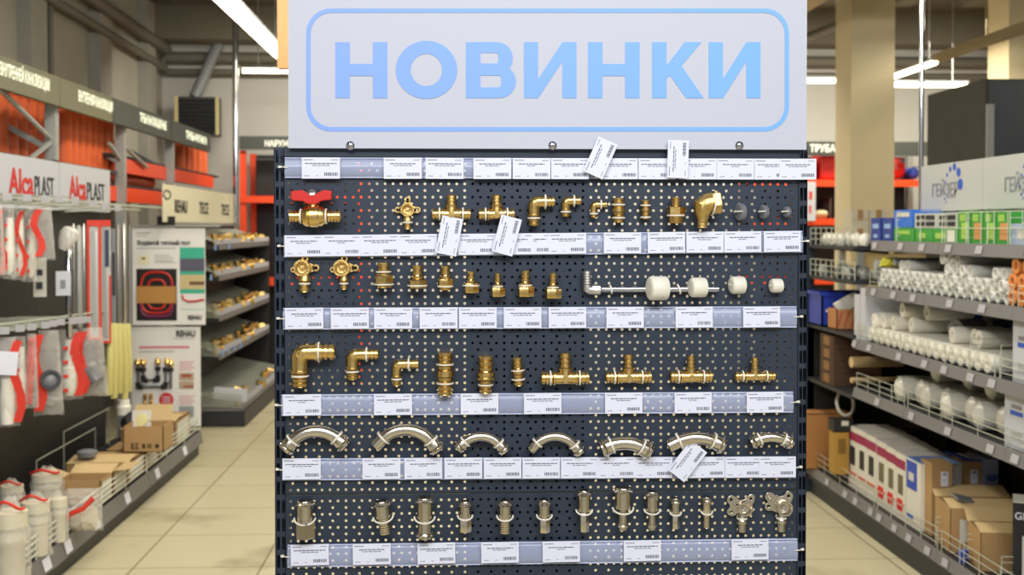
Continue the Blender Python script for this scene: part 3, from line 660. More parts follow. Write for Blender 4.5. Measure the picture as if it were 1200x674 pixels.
# shelving run with hooks
LX, LB = -1.80, -2.32
run = thing('hook_display', 'dark shelving run on the left with display hooks above a wire-fenced base shelf', 'shelving', (-2.05, 6.3, 0))
for y0, y1 in ((4.2, 5.45), (5.452, 6.72), (6.722, 8.0)):
    mb = MB(); mb.box(LB-.03, LB, y0, y1, .17, 1.71); build('back_panel', mb, black_m, run, world=True, smooth=0)
mb = MB(); mb.box(LB, LX-.02, 4.2, 8.5, 0, .10); mb.box(LB, LX-.01, 4.2, 8.5, .10, .17); build('base_shelf', mb, dark_m, run, world=True, smooth=0)
for y0, y1 in ((4.2, 5.72), (5.725, 7.05), (7.055, 8.5)):
    mb = MB(); mb.add([(LX-.01, y0, .085), (LX-.01, y1, .085), (LX+.012, y1, .085), (LX+.012, y0, .085), (LX-.01, y0, .168), (LX-.01, y1, .168), (LX-.004, y1, .168), (LX-.004, y0, .168)], [(0, 1, 2, 3), (4, 5, 6, 7), (0, 1, 5, 4), (2, 3, 7, 6), (1, 2, 6, 5), (0, 3, 7, 4)])
    build('price_rail', mb, rail_m, run, world=True, smooth=0)
def fence(mb, X, y0, y1, z0, h, n, step, r=.0026):
    for k in range(n): mb.tube([(X, y0, z0+h*(k+1)/n), (X, y1, z0+h*(k+1)/n)], r, 5)
    y = y0
    while y <= y1+.001: mb.tube([(X, y, z0), (X, y, z0+h)], r, 5); y += step
for y0, y1 in ((4.2, 5.72), (5.725, 7.05), (7.055, 8.5)):
    mb = MB(); fence(mb, LX-.012, y0, y1, .165, .11, 4, (y1-y0)/3, .0034); build('wire_fence', mb, mat('wire_pale', '#dfe2d2', .4), run, world=True)
for y in (5.30, 5.95, 6.75):
    mb = MB()
    for k in range(4): mb.tube([(LX-.02, y, .19+.028*k), (LX-.14, y, .19+.028*k)], .003, 5)
    mb.tube([(LX-.14, y, .17), (LX-.14, y, .275)], .003, 5); build('wire_divider', mb, wire_m, run, world=True)
mb = MB()
for z, ya, yb in ((.34, 6.55, 7.6), (.42, 7.0, 7.9)):
    mb.tube([(LB+.05, ya, .18), (LB+.05, ya, z), (LB+.05, yb, z), (LB+.05, yb, .18)], .004, 5)
build('wire_divider', mb, wire_m, run, world=True)
uh = [atX(x, y, -1.96) for x, y in ((7, 236), (30, 237), (52, 238), (68, 238), (87, 239), (107, 243), (122, 246), (137, 248))]
lh = [atX(x, y, -1.96) for x, y in ((4, 393), (22, 390), (36, 388), (52, 386), (61, 384), (70, 382), (84, 381), (93, 380), (101, 379))]
for p in uh+lh:
    mb = MB(); mb.tube([(LB, p.y, p.z-.005), (-1.96, p.y, p.z+.012), (-1.955, p.y, p.z+.025)], .004, 6); mb.tube([(LB, p.y, p.z+.035), (-1.96, p.y, p.z+.035)], .003, 6)
    h = build('hook', mb, wire_m, run, world=True)
    mb = MB(); mb.obox((-1.955, p.y, p.z+.02), (.003, .04, .032), (0, 0, -.9)); q = build('tag_holder', mb, label_m, None, world=False, smooth=0)
    for v in q.data.vertices: v.co -= run.location
    q.parent = h
mb = MB(); mb.tube([(-2.0, 5.0, 1.735), (-2.0, 8.2, 1.735)], .006, 6); mb.tube([(-2.14, 5.0, 1.72), (-2.14, 8.2, 1.72)], .006, 6); build('hook_rail', mb, wire_m, run, world=True)
mb = MB(); mb.tube([(-2.0, 5.0, 1.185), (-2.0, 6.9, 1.125)], .005, 6); build('hook_rail', mb, wire_m, run, world=True)
# price labels on the base rail
for k, (x, y) in enumerate(((57, 660), (82, 641), (115, 616), (151, 588), (186, 561), (218, 536))):
    p = atX(x, y, LX+.014); mb = MB(); mb.obox((0, 0, 0), (.003, .085, .055), (0, -.26, 0))
    solo('shelf_label', mb, paper, 'white label on the grey base rail of the left shelving, %s from the front' % ORD[k], 'label', (LX+.0075, p.y, .128), 'labels on the left base rail', smooth=0)

# brand panels above the hooks
for k, (x0, x1, y0, y1) in enumerate(((-40, 69, 189.5, 247), (70, 127.5, 190, 247.5))):
    a, b = atX(69, 190, -2.25), atX(127.5, 0, -2.25)
    ya, yb = (5.8, a.y) if k == 0 else (a.y+.01, b.y); z0, z1 = 1.70, 1.972
    t = thing('brand_panel', 'white brand panel with red and grey lettering, %s of the two on the left' % ('nearer' if k == 0 else 'farther'), 'sign', (-2.25, (ya+yb)/2, z0), 'brand panels above the left hooks')
    mb = MB(); mb.box(-2.26, -2.25, ya, yb, z0, z1); build('panel', mb, white_s, t, world=True, smooth=0)
    s0 = atX(8 if k == 0 else 79, 0, -2.25).y; s1 = atX(37 if k == 0 else 99, 0, -2.25).y; s2 = atX(61 if k == 0 else 120.5, 0, -2.25).y
    fit_text(text('Alca', .19, red_t, t, face_right((-2.247, s0, 1.772)), 'red_lettering', .02, .001), 1, s0, s1)
    fit_text(text('PLAST', .155, black_t, t, face_right((-2.247, s1+.01, 1.772)), 'grey_lettering', 0, .001), 1, s1+.02, s2)

# fascia signs
FX = -2.2; FZ0, FZ1 = 2.275, 2.435
for k, (x0, x1, tx0, tx1, body, m) in enumerate(((-60, 69, -12, 57, 'ДЛЯ ВНУТРЕННЕЙ КАНАЛИЗАЦИИ', fascia_l), (69.5, 131, 91, 131, 'ВНУТРЕННЯЯ КАНАЛИЗАЦИЯ', fascia_l), (132, 200, 163, 194, 'ТРУБЫ КАНАЛИЗАЦИОННЫЕ', fascia_m), (200.5, 246, 217, 241, 'ТРУБЫ ФИТИНГИ', fascia_m))):
    ya, yb = atX(x0, 0, FX).y, atX(x1, 0, FX).y
    t = thing('fascia_sign', 'overhead fascia sign on the left with pale capitals, %s from the front' % ORD[k], 'sign', (FX, (ya+yb)/2, FZ0), 'fascia signs above the left racks')
    mb = MB(); mb.box(FX-.03, FX, ya, yb, FZ0, FZ1); build('fascia_board', mb, m, t, world=True, smooth=0)
    t0, t1 = atX(tx0, 0, FX).y, atX(tx1, 0, FX).y
    o = text(body, .085, cream_t, t, face_right((0, 0, 0)), 'lettering', .025, .001)
    L = max(v.co.y for v in o.data.vertices)-min(v.co.y for v in o.data.vertices); y0 = min(v.co.y for v in o.data.vertices)
    z0 = min(v.co.z for v in o.data.vertices)
    for v in o.data.vertices:
        v.co.y = t0+(v.co.y-y0)*(t1-t0)/L-t.location.y; v.co.z = (FZ0+.05)+(v.co.z-z0)-t.location.z; v.co.x = FX+.002-t.location.x
# rack behind the fascia
rack = thing('pipe_rack', 'tall storage rack on the left with grey posts, orange beams and diagonal braces', 'rack', (-2.45, 7.2, 0))
for x in (65, 145, 202):
    y = atX(x, 170, -2.25).y; mb = MB(); mb.box(-2.30, -2.24, y-.03, y+.03, 0 if x > 200 else .175 if x > 140 else 1.98, 2.43) ; mb.box(-2.9, -2.84, y-.03, y+.03, 0, 2.43); mb.obox((-2.57, y, 2.2), (.62, .03, .03), (0, .5, 0))
    build('post', mb, galv, rack, world=True, smooth=0)
for za, y0, y1 in ((2.03, 8.25, 11.4), (1.83, 7.95, 10.6)):
    mb = MB(); mb.box(-2.34, -2.29, y0, y1, za-.05, za+.05); mb.box(-2.9, -2.85, y0, y1, za-.05, za+.05); build('beam', mb, orange_b, rack, world=True, smooth=0)
for (xa, ya_, xb, yb_) in ((-5, 100, 60, 163), (30, 190, 62, 165), (146, 172, 172, 196), (128, 168, 146, 196)):
    mb = MB(); mb.tube([atX(xa, ya_, -2.27), atX(xb, yb_, -2.27)], .014, 6); build('brace', mb, galv, rack, world=True)
mb = MB(); mb.box(-2.95, -2.26, 4.4, 8.1, 1.955, 1.978); build('deck', mb, dark_m, rack, world=True, smooth=0)
mb = MB(); mb.box(-2.95, -2.30, 8.12, 11.7, 2.085, 2.1); mb.box(-2.95, -2.30, 7.95, 10.6, 1.885, 1.9); build('deck', mb, dark_m, rack, world=True, smooth=0)
# standing orange sewer pipes
def pipe_mb(r, h, horiz=False):
    mb = MB(); ax = (0, 1, 0) if horiz else (0, 0, 1)
    mb.lathe((0, 0, 0), ax, [(0, r), (h-.06, r), (h-.055, r*1.12), (h-.03, r*1.16), (h-.02, r*1.22), (h, r*1.18)], 18, cap=False); mb.lathe((0, 0, 0), ax, [(.01, r*.9), (.012, r*.9)], 18)
    return mb
k = 0; first = None
def pipe_row(xs, X, z0, r, h, lab, grp, zt=None):
    fst = None
    for i, x in enumerate(xs):
        y = atX(x, 150, X).y; loc = Vector((X, y, z0)); l = '%s, %s from the front' % (lab, ORD[i])
        if fst is None: fst = solo('sewer_pipe', pipe_mb(r, h), orange, l, 'pipe', loc, grp)
        else:
            o = fst.copy(); COL.objects.link(o); o.location = loc; o['label'] = l
    return fst
pipe_row([-2, 10, 21.5, 33, 44, 55], -2.55, 1.98, .053, .43, 'orange sewer pipe standing in the nearest bay behind diagonal brace', 'shaded standing orange pipes')
pipe_row([73, 81, 89, 96.5, 104, 111, 118, 124], -2.42, 1.98, .055, .42, 'bright orange sewer pipe standing above the farther brand panel', 'bright standing orange pipes')
pipe_row([209, 216, 223, 230, 236], -2.42, 2.1, .055, .36, 'short orange pipe standing on the far orange beam', 'short orange pipes on the far beam')
fst = None
for i, (x, y, L_) in enumerate(((152, 246, 1.1), (163, 243, 1.0), (158, 210, 1.2), (168, 208, 1.2), (176, 212, 1.1), (172, 216, 1.1))):
    j = i-2; loc = Vector((-2.42-.12*(j % 2)-.06*(j//2), 8.32+.03*j, 1.952+.098*(j//2)))
    l = 'orange pipe lying on the lower orange beam, %s of four' % ORD[max(0, i-2)]
    if i < 2: continue
    if fst is None: fst = solo('sewer_pipe', pipe_mb(.05, 1.2, True), orange, l, 'pipe', loc, 'lying orange pipes')
    else: o = fst.copy(); COL.objects.link(o); o.location = loc; o['label'] = l
# light panel beyond (two lettered makers) on the far shelving
TX = -2.0; t0, t1 = atX(190.5, 0, TX).y, atX(277, 0, TX).y
t = thing('brand_panel', 'long cream brand panel with black lettering, mounted above the far left shelving', 'sign', (TX, (t0+t1)/2, 1.64))
mb = MB(); mb.box(TX-.01, TX, t0, t1, 1.64, 1.90); build('panel', mb, mat('panel_cream', '#d8d2b8', .6), t, world=True, smooth=0)
for body, xa, xb in (('REHAU', 203, 218), ('TECE', 232, 244), ('TECE', 258, 268)):
    ya, yb = atX(xa, 0, TX).y, atX(xb, 0, TX).y
    text(body, .13, black_t, t, face_right((TX+.003, ya, 1.71)), 'lettering', .015, .001, (yb-ya)/(.42 if body == 'REHAU' else .34))
mb = MB(); p = atX(196, 232, TX+.003); mb.tube([(TX+.003, p.y+.1*math.cos(a), 1.83+.03*math.sin(a)) for a in [k*math.pi/5 for k in range(10)]], .004, 4, closed=True); build('ring_mark', mb, black_t, t, world=True)

# hanging goods ---------------------------------------------------
def pillow(w, h, d, seed, nx=9, nz=14, taper=.35):
    r = random.Random(seed); mb = MB(); V = []; n2 = (nx+1)*(nz+1)
    for sgn in (-1, 1):
        for j in range(nz+1):
            v = j/nz; prof = math.sin(math.pi*min(1, v*1.0))**.55 if 0 < v < 1 else 0; ww = w*(1-taper*v)
            for i in range(nx+1):
                u = i/nx-.5; th = (math.cos(math.pi*u))**.6 if abs(u) < .5 else 0
                k = r.uniform(.75, 1.1)
                V.append((u*ww*(1+r.uniform(-.02, .02)), sgn*d/2*prof*th*k, v*h+(r.uniform(-.006, .006) if v < 1 else 0)))
    Fs = []
    for s_ in range(2):
        for j in range(nz):
            for i in range(nx):
                a = s_*n2+j*(nx+1)+i; Fs.append((a, a+1, a+nx+2, a+nx+1))
    return mb.add(V, Fs)
def bag_item(name, label, px0, px1, py0, py1, X, content, seed, rz=.35, depth=.09, hasred=True, redside=-1, group='bagged fittings on the left hooks'):
    """bag hanging between pixel rows py0 (top) and py1 (bottom) on plane X"""
    p = atX((px0+px1)/2, py1, X); q = atX((px0+px1)/2, py0, X); h = q.z-p.z; w = (px1-px0)*p.y/1400
    t = thing(name, label, 'package', p, group, (0, 0, rz)); build('clear_bag', pillow(w, h, depth, seed), filmb, t)
    if hasred:
        mb = MB(); x0 = redside*w*.28
        for k in range(6):
            z0, z1 = h*(.06+.15*k), h*(.06+.15*(k+1)); b0 = .02*math.sin(k*1.1); b1 = .02*math.sin((k+1)*1.1)
            wd_ = w*.16
            mb.quad((x0-wd_+b0, -depth*.42, z0), (x0+wd_+b0, -depth*.46, z0), (x0+wd_+b1, -depth*.46, z1), (x0-wd_+b1, -depth*.42, z1))
        build('red_header', mb, red_c, t)
    if content == 'pipe':
        mb = MB(); mb.lathe((0, 0, h*.05), (0.03, 0, 1), [(0, w*.16), (h*.08, w*.3), (h*.4, w*.3), (h*.42, w*.24), (h*.8, w*.2)], 14); build('white_fitting', mb, white_p, t)
        mb = MB()
        for k in range(4): mb.quad((-w*.2, -depth*.5, h*(.12+.2*k)), (-w*.02, -depth*.5, h*(.12+.2*k)), (-w*.02, -depth*.5, h*(.17+.2*k)), (-w*.2, -depth*.5, h*(.17+.2*k)))
        build('red_print', mb, red_c, t)
    elif content == 'ring':
        mb = MB(); mb.lathe((w*.05, -.02, h*.42), (0, -1, .1), [(0, w*.33), (.03, w*.36), (.05, w*.34), (.05, w*.25), (.03, w*.24), (.03, w*.02)], 24, cap=False); build('black_ring', mb, mat('dark_ring', '#3a3b3f', .4), t)
        mb = MB(); mb.lathe((w*.05, -.052, h*.42), (0, -1, .1), [(0, w*.24), (.004, w*.2), (.012, w*.06)], 20); build('grey_disc', mb, grey_p, t)
        mb = MB(); mb.lathe((0, .0, h*.12), (.3, 0, 1), [(0, w*.2), (h*.08, w*.26), (h*.1, w*.2), (h*.2, w*.2)], 16); build('grey_trap', mb, mat('trap_grey', '#a9a9a4', .4), t)
    elif content == 'siphon':
        mb = MB(); mb.tube([(-w*.25, 0, h*.75), (-w*.2, 0, h*.5), (0, 0, h*.3), (w*.2, 0, h*.28), (w*.3, 0, h*.5)], w*.13, 12); mb.lathe((-w*.1, -.01, h*.42), (.5, -.4, -.7), [(0, w*.28), (.03, w*.3), (.05, w*.22), (.1, w*.2)], 18)
        build('grey_siphon', mb, mat('siphon_grey', '#77797c', .35), t)
    elif content == 'card':
        mb = MB(); mb.obox((0, -depth*.5, h*.72), (w*.8, .003, h*.26), (0.05, 0.1, 0)); build('white_card', mb, paper, t, smooth=0)
        mb = MB(); mb.lathe((0, 0, h*.03), (0, 0, 1), [(0, w*.25), (h*.3, w*.27), (h*.5, w*.2)], 14); build('white_fitting', mb, white_p, t)
    elif content == 'red':
        mb = MB(); mb.obox((-w*.1, 0, h*.5), (w*.5, .01, h*.9), (0, .05, 0)); build('red_card', mb, red_c, t, smooth=0)
    return t
bag_item('hanging_package', 'mostly red package at the upper left edge of the picture', -14, 6, 240, 322, -1.98, 'red', 1, hasred=False)
bag_item('hanging_package', 'long white package on the upper left hooks, next to the red one at the edge', 0, 19, 243, 326, -2.0, 'pipe', 2, redside=-1.5)
bag_item('hanging_package', 'white package with a red stripe, second of the long white ones on the upper hooks', 14, 30, 244, 328, -2.04, 'pipe', 3, redside=.6)
bag_item('hanging_package', 'white printed package left of the curved red-edged bag on the upper hooks', 27, 43, 244, 330, -2.06, 'pipe', 4, hasred=False)
bag_item('hanging_package', 'curved clear bag with a broad red edge on the upper left hooks', 39, 64, 243, 304, -1.98, None, 5, redside=-.9, depth=.06)
bag_item('hanging_package', 'clear bag with white card at the left edge of the lower hooks', -6, 23, 395, 500, -1.96, 'card', 6, redside=1.3)
bag_item('hanging_package', 'clear bag with white fitting behind the leftmost one on the lower hooks', 14, 33, 394, 478, -2.05, 'pipe', 7, redside=-.9)
bag_item('hanging_package', 'narrow red package left of the ringed bag on the lower hooks', 30, 45, 391, 478, -2.0, 'red', 8, hasred=False)
bag_item('hanging_package', 'clear bag holding a round black ring on the lower left hooks', 41, 74, 387, 486, -1.96, 'ring', 9, redside=-1.25)
bag_item('hanging_package', 'pinkish bag with white fittings between ringed bag and grey siphon bag', 65, 96, 386, 468, -2.02, 'pipe', 10, redside=1.2)
bag_item('hanging_package', 'large clear bag holding a grey siphon, right end of the lower left hooks', 86, 126, 384, 464, -1.96, 'siphon', 11, redside=-1.0, depth=.14)
# rods, cards and long packages
def hang_box(name, label, px0, px1, py0, py1, X, m, cat, d=.02, rz=.35, parts=(), group=None):
    p = atX((px0+px1)/2, py1, X); q = atX((px0+px1)/2, py0, X); h = q.z-p.z; w = (px1-px0)*p.y/1400
    t = thing(name, label, cat, p, group, (0, 0, rz)); mb = MB(); mb.box(-w/2, w/2, -d/2, d/2, 0, h); build('body', mb, m, t)
    for k_, (nm, u0, u1, v0, v1, mm) in enumerate(parts):
        mb = MB(); mb.box((u0-.5)*w, (u1-.5)*w, -d/2-.004-.0008*k_, -d/2, v0*h, v1*h); build(nm, mb, mm, t, smooth=0)
    return t
def hang_rod(label, px, r, py0, py1, X, m, group='hanging rods of the left shelving'):
    p = atX(px, py1, X); q = atX(px, py0, X); mb = MB(); L_ = q.z-p.z
    mb.lathe((0, 0, 0), (0, 0, 1), [(0, r*.8), (.01, r), (L_-.02, r), (L_-.01, r*.6), (L_, r*.5)], 14); solo('hanging_rod', mb, m, label, 'rod', p, group)
card_w = mat('card_white', '#cfccc2', .6)
hang_box('hanging_card', 'grey-white card with dark pictures hanging behind the curved red-edged bag', 40, 54, 302, 348, -2.1, card_w, 'card', .006, parts=(('dark_picture', .2, .7, .55, .7, dark_m), ('dark_picture', .2, .7, .2, .38, dark_m)))
hang_rod('silver rod hanging above the small white box, left of the dark rods', 81, .016, 268, 395, -2.0, chrome)
hang_rod('second silver rod, just right of the brightest one', 87, .011, 262, 375, -2.05, steel)
hang_rod('grey rod hanging between silver rods and red-framed packages', 93, .018, 264, 384, -2.0, galv)
hang_rod('thin grey rod hanging just left of red-framed packages', 99, .011, 262, 380, -2.05, steel)
t = hang_box('small_box', 'small white carton with a dark printed mark hanging below the plastic cup', 66, 82, 318, 346, -2.0, white_s, 'box', .06, parts=(('dark_mark', .3, .65, .3, .65, grey_p),))
p = atX(73, 292, -2.0); mb = MB(); mb.lathe((0, 0, 0), (.5, 0, 1), [(0, .02), (.03, .035), (.08, .05), (.11, .04), (.12, .02)], 16); solo('clear_cup', mb, filmc, 'clear plastic cup hanging on the left hooks beside the silver rod', 'cup', p)
for a, b, lab in ((103, 118, 'left of the two tall red-framed packages of grey profiles'), (117, 130, 'right of the two tall red-framed packages, with a blue patch')):
    t = hang_box('profile_package', lab, a, b, 258, 402 if a > 110 else 398, -2.0, filmc, 'package', .03, rz=.3, parts=(('red_edge', 0, .2, 0, 1, red_c), ('grey_profile', .35, .55, .05, .93, galv), ('silver_profile', .62, .78, .05, .9, steel), ('red_edge', .84, 1, 0, .96 if a < 110 else .55, red_c), ('red_edge', 0, 1, 0, .02, red_c), ('red_edge', 0, 1, .95, 1, red_c))+((('blue_patch', .5, .85, .62, .92, mat('navy', '#28345a', .5)),) if a > 110 else ()))
hang_rod('dark red and silver rod hanging left of the posters', 139, .016, 262, 388, -2.0, mat('rod_grey', '#8f8a84', .35, .6))
hang_box('profile_package', 'narrow grey strip package with a dark pattern, left of the posters', 131, 136, 268, 380, -2.0, grey_p, 'package', .012, parts=(('dark_pattern', .2, .8, .3, .75, dark_m),))
hang_rod('slim silver rod hanging close to the left poster edge', 146, .012, 262, 378, -2.0, steel)
mb = MB()
for i, (xa, xb, yb) in enumerate(((129, 127, 462), (134, 133, 466), (139, 139, 460), (144, 146, 466), (149, 150, 458))):
    pts = [atX(xa, 380, -2.0), atX((xa+xb)/2+1, 420, -1.98), atX(xb, yb, -2.0)]
    mb = MB(); mb.tube(pts, .022, 10)
    solo('flexible_hose', mb, yellow_m, 'pale yellow hose hanging below the rods, %s from the left' % ORD[i], 'hose', pts[2], 'yellow hoses', world=True)
p = atX(145, 480, -2.0); mb = MB(); mb.lathe((0, 0, -.03), (0, 0, 1), [(0, .04), (.05, .045), (.06, .035), (.09, .035)], 14); solo('white_fitting', mb, white_p, 'small white plastic piece below the yellow hoses, beside the lower poster', 'fitting', p)

# ------------------------------------------------------------------ posters at the end of the run
PY = 8.42
def poster(label, x0, x1, y0, y1, PYy):
    a, b = atY(x0, y1, PYy), atY(x1, y0, PYy)
    t = thing('poster', label, 'poster', ((a.x+b.x)/2, PYy, a.z)); mb = MB(); mb.box(a.x, b.x, PYy, PYy+.012, a.z, b.z); build('panel', mb, mat('poster_white', '#e9e8e4', .6), t, world=True, smooth=0)
    return t
def pr(t, name, rects, m, e=.002):
    mb = MB()
    for k, (x0, y0, x1, y1) in enumerate(rects):
        a, b = atY(x0, y1, t.location.y-e), atY(x1, y0, t.location.y-e); mb.quad((a.x, a.y, a.z), (b.x, a.y, a.z), (b.x, a.y, b.z), (a.x, a.y, b.z))
    return build(name, mb, m, t, world=True, smooth=0)
def ptext(t, body, x, y, hpx, wpx, m, name='lettering', bold=.02):
    p = atY(x, y, t.location.y-.003); k = t.location.y/1400
    o = text(body, hpx*k*1.38, m, t, face_cam(p), name, bold, .0008)
    xs = [v.co.x for v in o.data.vertices]; L = max(xs)-min(xs); x0 = min(xs)
    for v in o.data.vertices: v.co.x = x0+(v.co.x-x0)*wpx*k/L
    return o
def ring_loop(t, name, cx, cy, rx, ry, m, r=.009, e=.006):
    pts = []
    for k in range(28):
        a = 2*math.pi*k/28; c = abs(math.cos(a))**.6*(1 if math.cos(a) > 0 else -1); s_ = abs(math.sin(a))**.6*(1 if math.sin(a) > 0 else -1)
        pts.append(atY(cx+rx*c, cy+ry*s_, t.location.y-e))
    mb = MB(); mb.tube(pts, r, 6, closed=True); build(name, mb, m, t, world=True)
t = poster('upper white poster with a dark picture of red heating loops and a teal column', 155.5, 240, 267.5, 381, PY)
ptext(t, 'Водяной теплый пол', 160.5, 287, 5, 60, black_t, bold=.03)
pr(t, 'small_print', [(160, 272.5, 176, 274), (160, 276, 172, 277), (160, 290.5, 206, 291.5), (181, 299, 199, 300), (181, 302, 203, 303), (181, 305, 202, 306), (181, 307, 205, 308)], mat('print_grey', '#a8a8a8', .7))
pr(t, 'thermostat_picture', [(162, 299, 175, 310)], mat('thermo', '#e9e2c0', .6)); pr(t, 'dark_mark', [(166, 302, 170, 304)], dark_m, .004)
pr(t, 'dark_picture', [(160, 315, 207, 376)], mat('night_print', '#17110f', .6))
redl = mat('red_loop', '#c02a22', .4); purl = mat('purple_loop', '#7a2a5a', .4)
ring_loop(t, 'heating_loop', 183.5, 343, 18.5, 24, redl); ring_loop(t, 'heating_loop', 183.5, 345, 10.5, 17, redl); ring_loop(t, 'heating_loop', 183.5, 357, 18.5, 14, purl, e=.005)
pr(t, 'tan_card', [(160, 335.5, 206, 355.5)], mat('tan_card', '#b98645', .6), .016)
pr(t, 'teal_column', [(211, 290, 239.5, 344)], teal_m)
pr(t, 'room_picture', [(211, 303, 239.5, 318)], mat('slate_print', '#5a5a6c', .6), .004); pr(t, 'interior_picture', [(211, 322, 239.5, 339)], mat('beige_print', '#cdbb8a', .6), .004)
pr(t, 'sofa_picture', [(222, 330, 239.5, 334)], mat('brown_print', '#6a5236', .6), .005)
mb = MB(); mb.tube([atY(x, y, PY-.004) for x, y in ((213.5, 346), (215, 351), (221, 353.5), (230, 353), (239, 351))], .008, 6); build('red_pipe_picture', mb, redl, t, world=True)
pr(t, 'teal_line', [(212, 362.3, 239, 363)], teal_m); ptext(t, 'REHAU', 220, 374.5, 5, 16, black_t, bold=.045)
t = poster('lower white poster showing black pipework, brass fittings and a red round badge', 150, 234.5, 383, 500, PY+.03)
ptext(t, 'REHAU', 206, 394.5, 7, 22, black_t, bold=.045)
pr(t, 'red_headline', [(163, 405.5, 222, 408.5)], mat('pink_print', '#d9808a', .7)); pr(t, 'small_print', [(163, 411.5, 204, 413), (203, 396.5, 228, 397.5)], MATS['print_grey'])
for y_ in (424, 464): pr(t, 'pink_text', [(210, y_+3*k, 228-(k % 2)*3, y_+1+3*k) for k in range(4)], MATS['pink_print'])
def path(t, name, pts, r, m, e=.01):
    mb = MB(); mb.tube([atY(x, y, t.location.y-e) for x, y in pts], r, 8); build(name, mb, m, t, world=True)
path(t, 'pipe_picture', [(162, 430), (162, 453.5), (194, 453.5), (194, 430)], .012, mat('pipe_grey', '#6a6a68', .4))
path(t, 'pipe_picture', [(168, 430), (168, 445.5), (185, 445.5), (185, 430)], .012, MATS['pipe_grey']); path(t, 'pipe_picture', [(200, 430), (200, 455)], .012, MATS['pipe_grey'])
blk = mat('black_pipe', '#1f1f20', .5)
for pts in ([(162, 431), (162, 435)], [(162, 448), (162, 453.5), (167, 453.5)], [(189, 453.5), (194, 453.5), (194, 448)], [(168, 431), (168, 435)], [(168, 440), (168, 445.5), (173, 445.5)], [(180, 445.5), (185, 445.5), (185, 440)], [(185, 430), (185, 434)], [(194, 431), (194, 435)], [(200, 431), (200, 435)]): path(t, 'black_elbow_picture', pts, .02, blk, .014)
for x, y in ((161, 425), (168, 425), (185, 424), (196, 424), (200, 426)):
    mb = MB(); p = atY(x, y, t.location.y-.012); mb.lathe(p-Vector((0, 0, .025)), (0, 0, 1), [(0, .014), (.015, .018), (.02, .024), (.04, .02), (.05, .012)], 10); build('brass_picture', mb, brass, t, world=True)
for x in (170, 177):
    mb = MB(); p = atY(x, 468, t.location.y-.012); mb.lathe(p-Vector((0, 0, .04)), (0, 0, 1), [(0, .012), (.02, .016), (.03, .01), (.05, .016), (.08, .012)], 10); build('brass_picture', mb, brass, t, world=True)
mb = MB(); mb.lathe(atY(195, 468.5, t.location.y), (0, -1, 0), [(0, .05), (.004, .05)], 28); build('red_badge', mb, red_t, t, world=True)
pr(t, 'badge_print', [(190, 465+3*k, 200, 466+3*k) for k in range(3)], paper, .006)
pr(t, 'photo_print', [(210, 437, 227, 446), (210, 447, 227, 456)], mat('photo_tan', '#b9a48a', .7)); pr(t, 'photo_hand', [(213, 439, 224, 442), (215, 452, 227, 454)], mat('photo_red', '#a8472e', .7), .004)
pr(t, 'sofa_picture', [(210, 476, 227, 489)], mat('photo_grey', '#9aa0a0', .7)); pr(t, 'dark_line', [(176, 484, 206, 485.5)], grey_p)
mb = MB(); a = atY(151.5, 265, 8.38); b = atY(151.5, 505, 8.38); mb.tube([(a.x, 8.38, .17), (a.x, 8.38, a.z)], .012, 10); mb.tube([(a.x, 8.40, a.z), (a.x+.62, 8.40, a.z)], .008, 8)
solo('poster_stand', mb, galv, 'slim grey post with a top bar holding the two white posters', 'stand', (a.x, 8.38, .17), world=True)
p = atY(194, 262, 8.38); mb = MB(); mb.box(-.06, .06, -.012, .012, -.01, .05); mb.box(-.05, .05, -.016, .016, .01, .03); solo('binder_clip', mb, black_in, 'black clip on top of the upper white poster', 'clip', p+Vector((0, .02, .0)))

# ------------------------------------------------------------------ goods on the left base shelf
DZ = .172
def jar(label, x, ybase, wpx, hpx, red=True, seed=1):
    p = atZ(x, ybase, DZ); k = p.y/1400; r = wpx*k/2; h = hpx*k
    t = thing('bagged_fitting', label, 'fitting', p, 'bagged white drain fittings on the left base shelf')
    mb = MB(); mb.lathe((0, 0, 0), (0, 0, 1), [(0, r*.8), (h*.5, r*.82), (h*.52, r*.9), (h*.6, r*.9), (h*.62, r*.84), (h*.68, r*.84), (h*.69, r), (h*.86, r), (h*.87, r*.8), (h*.88, r*.1)], 22); build('white_body', mb, jar_m, t)
    rr = random.Random(seed); mb = MB(); n = 20; V = []
    for j in range(9):
        for i in range(n):
            a = 2*math.pi*i/n; q = r*(1.1 if j < 6 else 1.15-.3*(j-5))*rr.uniform(.94, 1.1); V.append((q*math.cos(a), q*math.sin(a), h*1.02*j/8+(0 if j < 6 else rr.uniform(-.01, .01))))
    mb.add(V, [(j*n+i, j*n+(i+1) % n, (j+1)*n+(i+1) % n, (j+1)*n+i) for j in range(8) for i in range(n)]); build('clear_bag', mb, filmb, t)
    if red:
        mb = MB(); mb.tube([(r*1.02*math.cos(a), r*1.02*math.sin(a), h*(.95+.05*math.sin(3*a))) for a in [-2.6+.25*k for k in range(10)]], r*.1, 6); build('red_header', mb, red_c, t)
    return t
jar('bagged white drain fitting at the lower left corner of the picture', 13, 690, 38, 105, True, 1)
jar('bagged white drain fitting, second from the front of the left base shelf', 42, 650, 32, 72, True, 2)
jar('slimmer bagged white fitting just behind the second jar-shaped one', 68, 634, 21, 58, False, 3)
jar('bagged white fitting with red top behind the second jar-shaped one', 55, 598, 34, 50, True, 4)
jar('bagged fitting half hidden at the left edge behind the nearest one', 14, 612, 26, 50, True, 5)
p = atZ(97, 622, DZ); t = thing('bagged_fitting', 'low clear bag with a diagonal red strip, beside the open carton', 'fitting', p, 'bagged white drain fittings on the left base shelf')
mb = pillow(.19, .2, .16, 21, taper=.1); build('clear_bag', mb, filmb, t); mb = MB(); mb.lathe((-.06, 0, .05), (1, 0, .15), [(0, .04), (.06, .045), (.07, .055), (.12, .05)], 16); build('white_body', mb, jar_m, t)
